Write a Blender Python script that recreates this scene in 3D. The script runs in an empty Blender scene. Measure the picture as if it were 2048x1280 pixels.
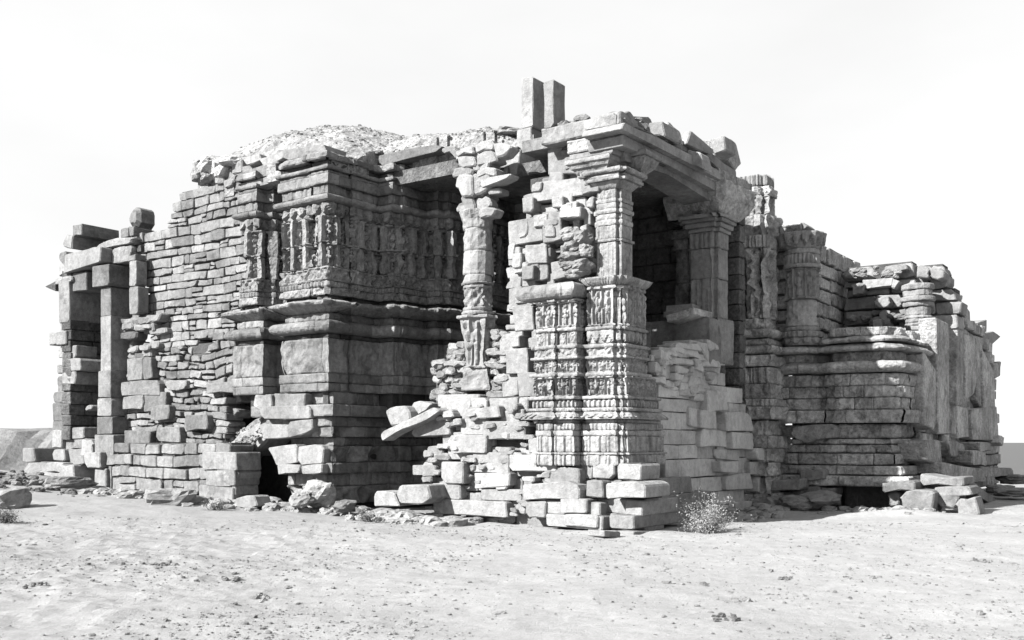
import bpy, math, random
import numpy as np

# ------------------------------------------------------------------ camera, world, sun, exposure
S = bpy.context.scene
COL = S.collection
CAM_H = 1.5
F = 2000.0            # focal length in photograph pixels (photograph 2048 x 1280)
HZ = 885.0            # photograph row of the horizon
cam_d = bpy.data.cameras.new('camera'); cam = bpy.data.objects.new('camera', cam_d); COL.objects.link(cam)
cam.location = (0, 0, CAM_H); cam.rotation_euler = (math.radians(90), 0, 0)
cam_d.sensor_width = 36; cam_d.lens = 36 * F / 2048
cam_d.shift_y = (HZ - 640) / 2048
cam_d.clip_end = 20000; cam_d.clip_start = 0.1
S.camera = cam

SUN_AZ = (-0.85, -0.526)      # horizontal direction towards the sun
SUN_EL = math.radians(33)
wd = bpy.data.worlds.new('World'); S.world = wd; wd.use_nodes = True
nt = wd.node_tree; nt.nodes.clear()
sky = nt.nodes.new('ShaderNodeTexSky'); sky.sky_type = 'NISHITA'; sky.sun_disc = False
sky.sun_elevation = SUN_EL; sky.sun_rotation = math.atan2(SUN_AZ[0], SUN_AZ[1])
sky.air_density = 1.0; sky.dust_density = .6; sky.ozone_density = 1.0
# black-and-white plate: the sky as brightness only, veiled by an even white haze with faint cloud
bw = nt.nodes.new('ShaderNodeRGBToBW'); nt.links.new(sky.outputs[0], bw.inputs[0])
wtc = nt.nodes.new('ShaderNodeTexCoord'); wno = nt.nodes.new('ShaderNodeTexNoise'); wno.inputs['Scale'].default_value = 2.2; wno.inputs['Detail'].default_value = 5
wmp = nt.nodes.new('ShaderNodeMapping'); wmp.inputs['Scale'].default_value = (1, 1, 2.5); nt.links.new(wtc.outputs['Generated'], wmp.inputs[0]); nt.links.new(wmp.outputs[0], wno.inputs['Vector'])
wmr = nt.nodes.new('ShaderNodeMapRange'); wmr.inputs[1].default_value = .35; wmr.inputs[2].default_value = .7; wmr.inputs[3].default_value = 4.75; wmr.inputs[4].default_value = 4.2
nt.links.new(wno.outputs[0], wmr.inputs[0])
wmx = nt.nodes.new('ShaderNodeMix'); wmx.inputs[0].default_value = .86; nt.links.new(bw.outputs[0], wmx.inputs[2]); nt.links.new(wmr.outputs[0], wmx.inputs[3])
comb = nt.nodes.new('ShaderNodeCombineColor')
bgn = nt.nodes.new('ShaderNodeBackground'); bgn.inputs['Strength'].default_value = 0.066
outw = nt.nodes.new('ShaderNodeOutputWorld')
for k in range(3): nt.links.new(wmx.outputs[0], comb.inputs[k])
nt.links.new(comb.outputs[0], bgn.inputs['Color']); nt.links.new(bgn.outputs[0], outw.inputs[0])

sd = bpy.data.lights.new('sun', 'SUN'); sd.energy = 5.0; sd.angle = math.radians(0.5); sd.color = (1.0, 0.995, 0.985)
sun = bpy.data.objects.new('sun', sd); COL.objects.link(sun)
from mathutils import Vector
_ce = math.cos(SUN_EL); _n = math.hypot(*SUN_AZ)
SDIR = Vector((SUN_AZ[0] / _n * _ce, SUN_AZ[1] / _n * _ce, math.sin(SUN_EL)))
sun.rotation_euler = SDIR.to_track_quat('Z', 'Y').to_euler()
sun.location = SDIR * 60
S.view_settings.view_transform = 'Standard'; S.view_settings.look = 'None'
S.view_settings.exposure = 1.8; S.view_settings.gamma = 1.0; S.view_settings.use_curve_mapping = False
S.cycles.max_bounces = 6; S.cycles.diffuse_bounces = 4

R = random.Random(7)
U = R.uniform

# ------------------------------------------------------------------ plan frame of the temple
SN, CS = 0.5774, 0.8165
OX, OY = 1.9, 17.6
def W(u, v, z=0.0): return np.array([OX + SN * u - CS * v, OY + CS * u + SN * v, z])

class Fr:                      # a vertical working plane: s runs to the right, d outwards
    def __init__(f, kind, c):
        f.kind, f.c = kind, c
        if kind == 'A': f.o = W(c, 0); f.s = np.array([CS, -SN, 0.]); f.n = np.array([-SN, -CS, 0.])
        elif kind == 'B': f.o = W(0, c); f.s = np.array([SN, CS, 0.]); f.n = np.array([CS, -SN, 0.])
        else: f.o = np.array([0., c, 0.]); f.s = np.array([1., 0, 0]); f.n = np.array([0., -1., 0])
    def px(f, x, y):
        r = np.array([(x - 1024) / F, 1.0, (HZ - y) / F])
        t = f.o.dot(f.n) / r.dot(f.n) if abs(r.dot(f.n)) > 1e-6 else 20
        p = r * t
        return ((p - f.o).dot(f.s), p[2] + CAM_H)
    def poly(f, pts): return [f.px(*p) for p in pts]
    def w(f, s, z, d): return f.o + f.s * s + f.n * d + np.array([0, 0, z])
def A(u): return Fr('A', u)
def B(v): return Fr('B', v)
def C(y): return Fr('C', y)

# ------------------------------------------------------------------ noise
def _h(ix, iy, iz):
    n = (ix.astype(np.int64) * 374761393 + iy.astype(np.int64) * 668265263 + iz.astype(np.int64) * 2147483647 + 12345) & 0xffffffff
    n = ((n ^ (n >> 13)) * 1274126177) & 0xffffffff
    n = (n ^ (n >> 16)) & 0xffffff
    return n / 0xffffff
def vn(x, y, z=None):
    x = np.asarray(x, float); y = np.asarray(y, float); z = np.zeros_like(x) if z is None else np.asarray(z, float) + 0 * x
    ix, iy, iz = np.floor(x), np.floor(y), np.floor(z)
    fx, fy, fz = x - ix, y - iy, z - iz
    fx, fy, fz = [t * t * (3 - 2 * t) for t in (fx, fy, fz)]
    r = 0
    for a in (0, 1):
        for b in (0, 1):
            for c in (0, 1):
                wgt = (fx if a else 1 - fx) * (fy if b else 1 - fy) * (fz if c else 1 - fz)
                r = r + wgt * _h(ix + a, iy + b, iz + c)
    return r * 2 - 1
def fbm(x, y, z=None, o=4):
    r = 0; a = 1.0; x = np.asarray(x, float); y = np.asarray(y, float)
    zz = 0 * x if z is None else z
    for k in range(o):
        r = r + a * vn(x + 17 * k, y - 9 * k, zz + 5 * k); a *= .5; x = x * 2; y = y * 2; zz = zz * 2
    return r

# ------------------------------------------------------------------ materials
def mat_stone(name, base, var=.35, rnd=.3, bump=.6, pit=0.0, scale=1.0):
    m = bpy.data.materials.new(name); m.use_nodes = True; t = m.node_tree; N = t.nodes; L = t.links
    b = N['Principled BSDF']; b.inputs['Roughness'].default_value = .92; b.inputs['Specular IOR Level'].default_value = .15
    g = N.new('ShaderNodeNewGeometry')
    def noise(sc, det=6, rough=.6):
        n = N.new('ShaderNodeTexNoise'); n.inputs['Scale'].default_value = sc * scale; n.inputs['Detail'].default_value = det
        n.inputs['Roughness'].default_value = rough; L.new(g.outputs['Position'], n.inputs['Vector']); return n
    def mp(src, a, b2, c, d):
        r = N.new('ShaderNodeMapRange'); r.inputs[1].default_value = a; r.inputs[2].default_value = b2
        r.inputs[3].default_value = c; r.inputs[4].default_value = d; L.new(src, r.inputs[0]); return r.outputs[0]
    def mul(a, b2, op='MULTIPLY'):
        q = N.new('ShaderNodeMath'); q.operation = op
        for i, v in enumerate((a, b2)):
            if isinstance(v, (int, float)): q.inputs[i].default_value = v
            else: L.new(v, q.inputs[i])
        return q.outputs[0]
    n1, n2, n3 = noise(.9, 5), noise(9, 8, .7), noise(60, 4, .7)
    oi = N.new('ShaderNodeObjectInfo')
    v = mul(mp(n1.outputs[0], .3, .7, 1 - var * .5, 1 + var * .35), mp(n2.outputs[0], .3, .72, 1 - var * .6, 1 + var * .35))
    v = mul(v, mp(n3.outputs[0], .3, .7, 1 - var * .3, 1 + var * .2))
    n4, n5 = noise(2.6, 7, .65), noise(26, 5, .75)
    v = mul(v, mp(n4.outputs[0], .52, .66, 1.0, 1 - var * .55)); v = mul(v, mp(n5.outputs[0], .58, .70, 1.0, 1 - var * .8)); v = mul(v, mp(n5.outputs[0], .30, .40, 1.22, 1.0))
    mpn = N.new('ShaderNodeMapping'); mpn.inputs['Scale'].default_value = (5.5, 5.5, .8); L.new(g.outputs['Position'], mpn.inputs[0])
    n6 = N.new('ShaderNodeTexNoise'); n6.inputs['Scale'].default_value = 1.0; n6.inputs['Detail'].default_value = 4; L.new(mpn.outputs[0], n6.inputs['Vector'])
    v = mul(v, mp(n6.outputs[0], .5, .68, 1.0, 1 - var * .22))
    v = mul(v, mp(oi.outputs['Random'], 0, 1, 1 - rnd, 1 + rnd * .5))
    v = mul(v, base)
    if pit:
        vo = N.new('ShaderNodeTexVoronoi'); vo.inputs['Scale'].default_value = 14 * scale; L.new(g.outputs['Position'], vo.inputs['Vector'])
        pm = mp(vo.outputs['Distance'], 0.0, .35, 1 - pit, 1)
        v = mul(v, pm)
    cc = N.new('ShaderNodeCombineColor')
    for k in range(3): L.new(v, cc.inputs[k])
    L.new(cc.outputs[0], b.inputs['Base Color'])
    h = mul(mul(mul(n2.outputs[0], 1.2), mul(n3.outputs[0], .25), 'ADD'), mul(n5.outputs[0], .6), 'ADD')
    if pit: h = mul(h, mul(vo.outputs['Distance'], .6), 'ADD')
    bp = N.new('ShaderNodeBump'); bp.inputs['Strength'].default_value = bump; bp.inputs['Distance'].default_value = .05
    L.new(h, bp.inputs['Height']); L.new(bp.outputs[0], b.inputs['Normal'])
    return m
M_ASH = mat_stone('sandstone_ashlar', .225, .5, .25, .6)
M_LIFT = mat_stone('ashlar_lightened_in_shade', .36, .4, .18, .5)  # lighter copy of the ashlar, brightens the plinth faces turned from the sun
M_GREY = mat_stone('sandstone_grey', .19, .6, .36, .7)  # darker sandstone, mainly on the left wing
M_RUB = mat_stone('sandstone_rubble', .22, .6, .35, .8)
M_CAR = mat_stone('sandstone_carved', .27, .65, .12, .6, pit=.25)
M_CARG = mat_stone('sandstone_carved_grey', .21, .7, .15, .7, pit=.3)
M_OLD = mat_stone('sandstone_weathered_lifted', .37, .8, .25, .9, pit=.3)  # weathered and pitted; base colour raised to brighten the shaded right wing
M_SHADE = mat_stone('sandstone_shade_dark', .11, .8, .25, .9, pit=.3)  # darkened copy, paints shade mainly into inner walls and ceilings
M_CORE = mat_stone('mortar_and_groove_shade', .07, .6, 0, .9)  # dark backing behind the joints; also paints shade into the buttress grooves
M_EARTH = mat_stone('roof_earth', .29, .8, .0, 1.0, pit=.4)
M_PEB = mat_stone('pebble_stone', .25, .5, .3, .5)

# ------------------------------------------------------------------ object helpers
def mesh_of(name, verts, faces, mat, smooth=False):
    me = bpy.data.meshes.new(name)
    if isinstance(verts, np.ndarray): verts = verts.tolist()
    if isinstance(faces, np.ndarray): faces = faces.tolist()
    me.from_pydata(verts, [], faces); me.materials.append(mat)
    if smooth: me.polygons.foreach_set('use_smooth', [True] * len(me.polygons))
    return me
WL = {}
def add(name, verts, faces, mat, parent=None, smooth=False, kind=None):
    verts = np.asarray(verts, float)
    c = verts.mean(0)
    o = bpy.data.objects.new(name, mesh_of(name, verts - c, faces, mat, smooth)); COL.objects.link(o)
    WL[o.name] = c
    if parent is not None:
        o.parent = parent; o.location = c - WL[parent.name]
    else: o.location = c
    if kind: o['kind'] = kind
    return o
def empty(name, loc, parent=None):
    o = bpy.data.objects.new(name, None); COL.objects.link(o); o.empty_display_size = .3
    loc = np.asarray(loc, float); WL[o.name] = loc
    if parent is not None: o.parent = parent; o.location = loc - WL[parent.name]
    else: o.location = loc
    return o
def tag(o, label, cat, group=None):
    o['label'] = label; o['category'] = cat
    if group: o['group'] = group
    return o

def prism(frame, poly, d0, depth, ch=.03, jit=.012, bulge=.0, tilt=0.0):
    ch = ch * .6
    """an irregular chamfered block: 2D outline on a plane, front at distance d0, running back by depth"""
    P = [np.array(p, float) for p in poly]; n = len(P)
    area = sum(P[i][0] * P[(i + 1) % n][1] - P[(i + 1) % n][0] * P[i][1] for i in range(n))
    if area < 0: P.reverse()
    out = []
    for i in range(n):
        p, a, b = P[i], P[i - 1], P[(i + 1) % n]
        la, lb = np.linalg.norm(a - p), np.linalg.norm(b - p)
        r = min(ch * U(.5, 1.6) * (3.5 if U(0, 1) < .14 else 1), .3 * la, .3 * lb)
        j = np.array([U(-jit, jit), U(-jit, jit)])
        out.append(p + (a - p) / (la + 1e-9) * r + j); out.append(p + (b - p) / (lb + 1e-9) * r + j)
        if lb > .28 and jit > .006:
            f_ = U(.35, .65); out.append(p + (b - p) * f_ + np.array([U(-1, 1), U(-1, 1)]) * jit * .9)
    out = np.array(out); c = out.mean(0); m = len(out)
    size = max(np.ptp(out[:, 0]), np.ptp(out[:, 1])) + 1e-6; mn = min(np.ptp(out[:, 0]), np.ptp(out[:, 1]))
    inset = min(ch * 1.1, mn * .2)
    dirs = c - out; dl = np.linalg.norm(dirs, axis=1)[:, None] + 1e-9
    inner = out + dirs / dl * inset
    tx, tz = U(-tilt, tilt), U(-tilt, tilt)
    V = []
    def w(q, d):
        dd = d + (tx * (q[0] - c[0]) + tz * (q[1] - c[1]))
        return frame.w(q[0], q[1], dd)
    for q in out: V.append(frame.w(q[0], q[1], d0 - depth))
    for q in out: V.append(w(q, d0 - inset))
    for q in inner: V.append(w(q, d0 + U(-jit, jit) * .12))
    V.append(w(c, d0 + bulge * .3))
    Fs = []
    for i in range(m):
        k = (i + 1) % m
        Fs.append((i, k, m + k, m + i)); Fs.append((m + i, m + k, 2 * m + k, 2 * m + i)); Fs.append((2 * m + i, 2 * m + k, 3 * m))
    Fs.append(tuple(range(m - 1, -1, -1)))
    return np.array(V), Fs

LIM = 300
counts = {}
def stone(parent, kind, frame, poly, d0, depth, mat=None, label=None, **k):
    V, Fs = prism(frame, poly, d0, depth, **k)
    o = add(kind, V, Fs, mat or M_ASH, parent)
    if label: o['label'] = label
    return o
def blk(parent, kind, frame, pts, depth=.5, d0=0.0, mat=None, label=None, **k):
    """hand-placed block: outline measured in the photograph and laid on the given plane; pts = 4+ corners or (x0,y0,x1,y1)"""
    if not isinstance(pts[0], (tuple, list)):
        x0, y0, x1, y1 = pts
        a = frame.px(x0, (y0 + y1) / 2)[0]; b = frame.px(x1, (y0 + y1) / 2)[0]
        xm = (x0 + x1) / 2; z1 = frame.px(xm, y0)[1]; z0 = frame.px(xm, y1)[1]
        poly = [(a, z0), (b, z0), (b, z1), (a, z1)]
    else: poly = frame.poly(pts)
    return stone(parent, kind, frame, poly, d0, depth, mat, label, **k)

def spans(poly, z):
    xs = []
    n = len(poly)
    for i in range(n):
        (x0, y0), (x1, y1) = poly[i], poly[(i + 1) % n]
        if (y0 <= z < y1) or (y1 <= z < y0): xs.append(x0 + (x1 - x0) * (z - y0) / (y1 - y0))
    xs.sort()
    return [(xs[i], xs[i + 1]) for i in range(0, len(xs) - 1, 2)]
def cut(iv, hole):
    out = []
    for a, b in iv:
        cur = a
        for h0, h1 in hole:
            if h1 <= cur or h0 >= b: continue
            if h0 > cur: out.append((cur, h0))
            cur = max(cur, h1)
        if cur < b: out.append((cur, b))
    return out
def boxm(V, Fs, frame, s0, s1, z0, z1, d0, d1):
    i = len(V)
    for d in (d0, d1):
        for s, z in ((s0, z0), (s1, z0), (s1, z1), (s0, z1)): V.append(frame.w(s, z, d))
    Fs += [(i + 4, i + 5, i + 6, i + 7), (i + 3, i + 2, i + 1, i), (i, i + 1, i + 5, i + 4), (i + 1, i + 2, i + 6, i + 5), (i + 2, i + 3, i + 7, i + 6), (i + 3, i, i + 4, i + 7)]

def wall(temple, name, frame, pts, ch=(.18, .3), sw=(.25, .6), T=.45, proud=.03, jit=.012, chm=.02, kind='stone_block', mat=None,
         holes=(), gap=.012, tilt=.03, wob=.0, label=None, core=True, vary=.0, miss=0.0, limit=300):
    """coursed masonry filling an outline on a plane: a core and every stone an object of its own"""
    poly = frame.poly(pts); hp = [frame.poly(h) for h in holes]
    zs = [p[1] for p in poly]; z = min(zs); zt = max(zs)
    CV, CF, st = [], [], []
    sc = [p[0] for p in poly]; smin = min(sc)
    ph = U(0, 50)
    while z < zt - .04:
        h = U(*ch)
        if zt - (z + h) < ch[0] * .6: h = zt - z
        zm = z + h / 2
        iv = spans(poly, zm)
        for hh in hp: 
            hs = spans(hh, zm)
            if hs: iv = cut(iv, hs)
        for a, b in iv:
            if b - a < .06: continue
            if core:
                boxm(CV, CF, frame, a + min(.05, (b - a) * .2), b - min(.05, (b - a) * .2), z - .004, z + h + .004, -T * .95 - U(0, .01), -.07 - U(0, .02))
            cur = a
            while cur < b - .02:
                w = U(*sw) * (1 if U(0, 1) > .12 else 1.5)
                if b - (cur + w) < sw[0] * .6: w = b - cur
                def wz(s, zz): return zz + wob * math.sin(s * 1.7 + zz * .9 + ph) + wob * .6 * math.sin(s * 4.1 + zz * 2.3 + ph * 2)
                parts = [(z, z + h)]
                if h > ch[0] * 1.15 and w < h * 2.2 and U(0, 1) < vary:
                    q = z + h * U(.4, .6); parts = [(z, q), (q, z + h)]
                for za, zb in parts:
                    if U(0, 1) < miss: continue
                    s0, s1 = cur + gap / 2, cur + w - gap / 2
                    j = min(jit, (zb - za) * .15, w * .15)
                    pl = [(s0 + U(-j, j), wz(s0, za) + gap / 2 + U(0, j)), (s1 + U(-j, j), wz(s1, za) + gap / 2 + U(0, j)),
                          (s1 + U(-j, j), wz(s1, zb) - gap / 2 - U(0, j)), (s0 + U(-j, j), wz(s0, zb) - gap / 2 - U(0, j))]
                    d = U(-proud, proud) * (1 if U(0, 1) > .1 else 2.2)
                    st.append((w * (zb - za), pl, d))
                cur += w
        z += h
    base = frame.w(sum(sc) / len(sc), min(zs), -.1)
    root = add(name, CV, CF, M_CORE, temple) if core else empty(name, base, temple)
    if label: root['label'] = label
    st.sort(key=lambda q: -q[0])
    RV, RF = [], []
    for i, (ar, pl, d) in enumerate(st):
        if i < limit: stone(root, kind, frame, pl, d, T, mat, ch=chm, jit=jit * .7, bulge=U(0, proud * .5), tilt=tilt)
        else:
            V, Fs = prism(frame, pl, d, T, ch=chm, jit=jit * .7, bulge=.01, tilt=tilt)
            o = sum(len(v) for v in RV); RV.append(V); RF += [tuple(q + o for q in f) for f in Fs]
    if RV: add('small_' + kind, np.concatenate(RV), RF, mat or M_ASH, root, kind='stuff')
    return root

# ---- swept and carved courses ------------------------------------------------------------------
def lerp_prof(prof, t):
    if isinstance(prof, (int, float)): return np.full_like(t, prof)
    return np.interp(t, [p[0] for p in prof], [p[1] for p in prof])
TORUS = lambda b, a: [(0, b)] + [(.5 - .5 * math.cos(math.pi * k / 8), b + a * math.sin(math.pi * k / 8)) for k in range(1, 8)] + [(1, b)]
def EAVE(b, a): return [(0, b + a * .85), (.25, b + a), (.55, b + a * .8), (.8, b + a * .35), (1, b)]
def CYMA(b, a): return [(0, b), (.2, b + a * .15), (.45, b + a * .55), (.7, b + a), (.85, b + a), (1, b + a * .8)]

def rel_figures(p=.24, amp=.05, seed=1):
    def f(s, t, H):
        c = np.floor(s / p); x = (s / p - c - .5) * p
        r1 = _h(c, c * 0 + seed, c * 0); r2 = _h(c, c * 0 + seed, c * 0 + 3)
        z = t * H; sway = (r1 - .5) * .06 * min(H, .6) * np.sin(t * 6)
        x = x + sway * .4
        def ell(cx, cz, rx, rz, a): return a * np.sqrt(np.clip(1 - ((x - cx) / rx) ** 2 - ((z - cz) / rz) ** 2, 0, 1))
        k = H
        h = ell(0, .80 * k, p * .13, .075 * k, amp)
        h = np.maximum(h, ell((r1 - .5) * p * .1, .60 * k, p * .2, .14 * k, amp))
        h = np.maximum(h, ell(0, .42 * k, p * .22, .1 * k, amp * .95))
        h = np.maximum(h, ell(-p * .1, .22 * k, p * .09, .2 * k, amp * .85))
        h = np.maximum(h, ell(p * (.05 + .14 * r2), .22 * k, p * .09, .2 * k, amp * .85))
        h = np.maximum(h, ell(-p * .28, (.5 + .15 * r2) * k, p * .07, .14 * k, amp * .7))
        h = np.maximum(h, ell(p * .28, (.6 - .15 * r1) * k, p * .07, .15 * k, amp * .7))
        fr = np.where(np.abs(x) > p * .42, amp * .8, 0) + np.where((t > .93) | (t < .05), amp * .8, 0)
        return np.maximum(h, fr) - amp * .5
    return f
def rel_scroll(p=.16, amp=.03, seed=2):
    def f(s, t, H):
        x = s / p; z = t * H / p
        a = np.sin(x * 6.28) * np.cos(z * 5.5 + np.sin(x * 3.1 + seed)); b = vn(s * 22 + seed, z * 3, s * 0)
        return amp * np.clip(a * .8 + b * .7, -.6, .8) * np.where((t > .12) & (t < .88), 1, 0) + np.where((t > .12) & (t < .88), -.25 * amp, amp * .5)
    return f
def rel_dentil(p=.1, amp=.03, w=.55, seed=0):
    return lambda s, t, H: np.where((s / p) % 1 < w, amp, -amp * .4) * np.where(t < .85, 1, .6)
def rel_leaf(p=.14, amp=.04):
    def f(s, t, H):
        x = np.abs((s / p) % 1 - .5) * 2
        return np.where(t > .15 + .6 * x ** 1.5, amp * (1 - x * .6), -amp * .4)
    return f
def rel_ribs(p=.3, amp=.04, seed=0):
    def f(s, t, H):
        q = (s / p) % 1
        r = np.where(q < .16, amp, np.where(q < .22, -amp * .4, np.where(q < .5, amp * .35, np.where(q < .56, -amp * .4, np.where(q < .66, amp, 0)))))
        return r
    return f
def rel_lumps(amp=.05, sc=7):
    return lambda s, t, H: amp * np.clip(fbm(s * sc, t * H * sc * .8, s * 0 + sc, 3), -.9, .9)
def rel_pilas(p=.5, amp=.05, seed=3):      # tall figures between pilasters
    g = rel_figures(p * .55, amp, seed)
    def f(s, t, H):
        q = (s / p) % 1
        fig = g((q - .22) * p, t, H * .99) + .35 * amp * vn(s * 18, t * H * 14)
        pil = np.where((q < .16) | ((q > .84)), amp * .9, np.where((q < .2) | (q > .8), -amp * .5, 0))
        return np.where((q > .2) & (q < .8), fig, pil)
    return f

def path_off(P, off):
    P = [np.array(p, float) for p in P]; n = len(P); out = []
    for i in range(n):
        ns = []
        if i > 0: d = P[i] - P[i - 1]; d = d / np.linalg.norm(d); ns.append(np.array([d[1], -d[0]]))
        if i < n - 1: d = P[i + 1] - P[i]; d = d / np.linalg.norm(d); ns.append(np.array([d[1], -d[0]]))
        if len(ns) == 2:
            dd = 1 + ns[0].dot(ns[1]); m = (ns[0] + ns[1]) / max(dd, .3)
        else: m = ns[0]
        out.append(m)
    return np.array(P), np.array(out)
def PXY(path): return [tuple(W(u, v)[:2]) for u, v in path]

def carved(parent, kind, path, z0, z1, prof=0.0, rel=None, res=.028, wear=.012, joints=(.6, 1.1), mat=None, depth=.3, seed=0, jo=.008,
           chip=.02, closed=False, world=False, smooth=False, big=.0, taper=None, label=None):
    P = path if world else PXY(path)
    if closed: P = list(P) + [P[0]]
    Pv, Mv = path_off(P, 1)
    if closed:
        d1 = Pv[1] - Pv[0]; d0 = Pv[-1] - Pv[-2]; d1 /= np.linalg.norm(d1); d0 /= np.linalg.norm(d0)
        n1 = np.array([d1[1], -d1[0]]); n0 = np.array([d0[1], -d0[0]]); m = (n0 + n1) / max(1 + n0.dot(n1), .3); Mv[0] = m; Mv[-1] = m
    H = z1 - z0; nr = max(2, int(H / res) + 1)
    t = np.linspace(0, 1, nr + 1)
    off = lerp_prof(prof, t)
    cols = []; s = 0.0
    for k in range(len(Pv) - 1):
        L = np.linalg.norm(Pv[k + 1] - Pv[k]); n = max(1, int(L / res)); d = (Pv[k + 1] - Pv[k]) / L; nn = (d[1], -d[0])
        for i in range(n): cols.append((k, i / n, s + L * i / n, nn))
        s += L
    cols.append((len(Pv) - 2, 1.0, s, nn))
    total = s
    js = [0.0]
    if joints and not closed:
        while js[-1] < total:
            js.append(js[-1] + U(*joints))
        if total - js[-2] < joints[0] * .5: js = js[:-2] + [total]
        js[-1] = total + .001
    else: js = [0, total + .001]
    objs = []
    Sarr = np.array([c[2] for c in cols])
    for a, b in zip(js[:-1], js[1:]):
        idx = [i for i in range(len(cols)) if Sarr[i] >= a - res and Sarr[i] <= b + res * .2]
        if len(idx) < 2: continue
        ks = np.array([cols[i][0] for i in idx]); tt = np.array([cols[i][1] for i in idx])[:, None]; ss = np.array([cols[i][2] for i in idx])
        nn = np.array([cols[i][3] for i in idx]); djit = U(-jo, jo)
        zz = z0 + t * H
        O = off[None, :] + djit
        if rel: O_rel = rel(ss[:, None] + 0 * t[None, :], t[None, :] + 0 * ss[:, None], H)
        else: O_rel = 0 * (ss[:, None] + t[None, :])
        Sg = ss[:, None] + 0 * t[None, :]; Zg = zz[None, :] + 0 * ss[:, None]
        if wear: O_rel = O_rel + wear * fbm(Sg * 6 + seed, Zg * 6, Sg * 0 + seed, 3) - wear * .5 * np.clip(fbm(Sg * 2.3 + 7 + seed, Zg * 2.3, Sg * 0, 2) - .3, 0, 1) * 6
        if big: O_rel = O_rel + big * np.minimum(0, fbm(Sg * 1.7 + seed * 3, Zg * 1.7, Sg * 0 + 2, 3) - .15) * 1.5
        ed = np.minimum(t, 1 - t) * H
        edge = np.clip(1 - ed / .025, 0, 1)[None, :]
        O_rel = O_rel - edge * (chip * .6 + chip * np.clip(vn(Sg * 9 + seed, Zg * 3), 0, 1) * 1.2)
        if joints and not closed:
            es = np.minimum(np.abs(ss - a), np.abs(ss - b)); O_rel = O_rel - (np.clip(1 - es / .03, 0, 1) * chip)[:, None]
        base0 = Pv[ks][:, None, :] + Mv[ks][:, None, :] * O[:, :, None]
        base1 = Pv[ks + 1][:, None, :] + Mv[ks + 1][:, None, :] * O[:, :, None]
        XY = base0 * (1 - tt[:, :, None]) + base1 * tt[:, :, None] + nn[:, None, :] * O_rel[:, :, None]
        nc = len(idx)
        V = np.zeros((nc, nr + 3, 3))
        V[:, 1:-1, :2] = XY; V[:, 1:-1, 2] = zz[None, :]
        if closed:
            cen = Pv[:-1].mean(0); V[:, 0, :2] = cen; V[:, -1, :2] = cen
        else:
            bk = (Pv[ks] - Mv[ks] * depth) * (1 - tt) + (Pv[ks + 1] - Mv[ks + 1] * depth) * tt
            V[:, 0, :2] = bk; V[:, -1, :2] = bk
        V[:, 0, 2] = z0; V[:, -1, 2] = z1
        if taper is not None: V = taper(V)
        nj = nr + 3
        i, j = np.meshgrid(np.arange(nc - 1), np.arange(nj - 1), indexing='ij')
        q = (i * nj + j).ravel()
        Fs = np.stack([q, q + nj, q + nj + 1, q + 1], 1)
        objs.append(add(kind, V.reshape(-1, 3), Fs, mat or M_CAR, parent, smooth=smooth))
        if label: objs[-1]['label'] = label
    return objs

def coreprism(parent, name, path, z0, z1, inset=.12, back=None, mat=None):
    P, Mv = path_off(PXY(path), 1); Q = P - Mv * inset
    if back is not None: Q = np.concatenate([Q, np.array(PXY(back))])
    n = len(Q); V = [(x, y, z0) for x, y in Q] + [(x, y, z1) for x, y in Q]
    Fs = [tuple(range(n - 1, -1, -1)), tuple(range(n, 2 * n))] + [(i, (i + 1) % n, n + (i + 1) % n, n + i) for i in range(n)]
    return add(name, V, Fs, mat or M_CORE, parent)

def ring(cx, cy, r, n=16, rot=0.0, sq=0.0):
    """clockwise ring in world xy so that outward lies on the right-hand side of travel... (counter-clockwise travel has outward right)"""
    out = []
    for k in range(n):
        a = rot + 2 * math.pi * k / n
        out.append((cx + r * math.cos(a), cy + r * math.sin(a)))
    return out
def redent(u, v, h, k=.2):
    """redented square around (u,v), half side h"""
    a = h * (1 - k)
    q = [(-h, a), (-h, -a), (-a, -a), (-a, -h), (a, -h), (a, -a), (h, -a), (h, a), (a, a), (a, h), (-a, h), (-a, a)]
    q = [(-h, a), (-h, -a), (-a, -a), (-a, -h), (a, -h), (a, -a), (h, -a), (h, a), (a, a), (a, h), (-a, h), (-a, a)]
    return [(u + x, v + y) for x, y in q]

def rock_mesh(cx, cy, cz, rx, ry, rz, seed, sub=2, rot=0.0, flat=.35):
    """irregular boulder: a faceted, noise-pushed sphere with cut sides"""
    n1, n2 = (10, 7) if sub == 2 else ((6, 4) if sub == 1 else (18, 12))
    V = [(0, 0, -1)]; 
    for i in range(1, n2):
        th = math.pi * i / n2
        for j in range(n1):
            p = 2 * math.pi * (j + .5 * (i % 2)) / n1
            V.append((math.sin(th) * math.cos(p), math.sin(th) * math.sin(p), -math.cos(th)))
    V.append((0, 0, 1)); V = np.array(V)
    V = V / (np.max(np.abs(V), axis=1)[:, None] ** flat)
    nz = fbm(V[:, 0] * 1.3 + seed * 3.1, V[:, 1] * 1.3 + seed, V[:, 2] * 1.3 - seed, 3)
    V = V * (1 + .28 * nz[:, None])
    Fs = []
    for j in range(n1): Fs.append((0, 1 + (j + 1) % n1, 1 + j))
    for i in range(n2 - 2):
        for j in range(n1):
            a = 1 + i * n1 + j; b = 1 + i * n1 + (j + 1) % n1
            Fs.append((a, b, b + n1, a + n1))
    top = len(V) - 1; o = 1 + (n2 - 2) * n1
    for j in range(n1): Fs.append((o + j, o + (j + 1) % n1, top))
    V = V * np.array([rx, ry, rz]); c, s = math.cos(rot), math.sin(rot)
    X = V[:, 0] * c - V[:, 1] * s; Y = V[:, 0] * s + V[:, 1] * c
    return np.stack([X + cx, Y + cy, V[:, 2] + cz], 1), Fs
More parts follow.
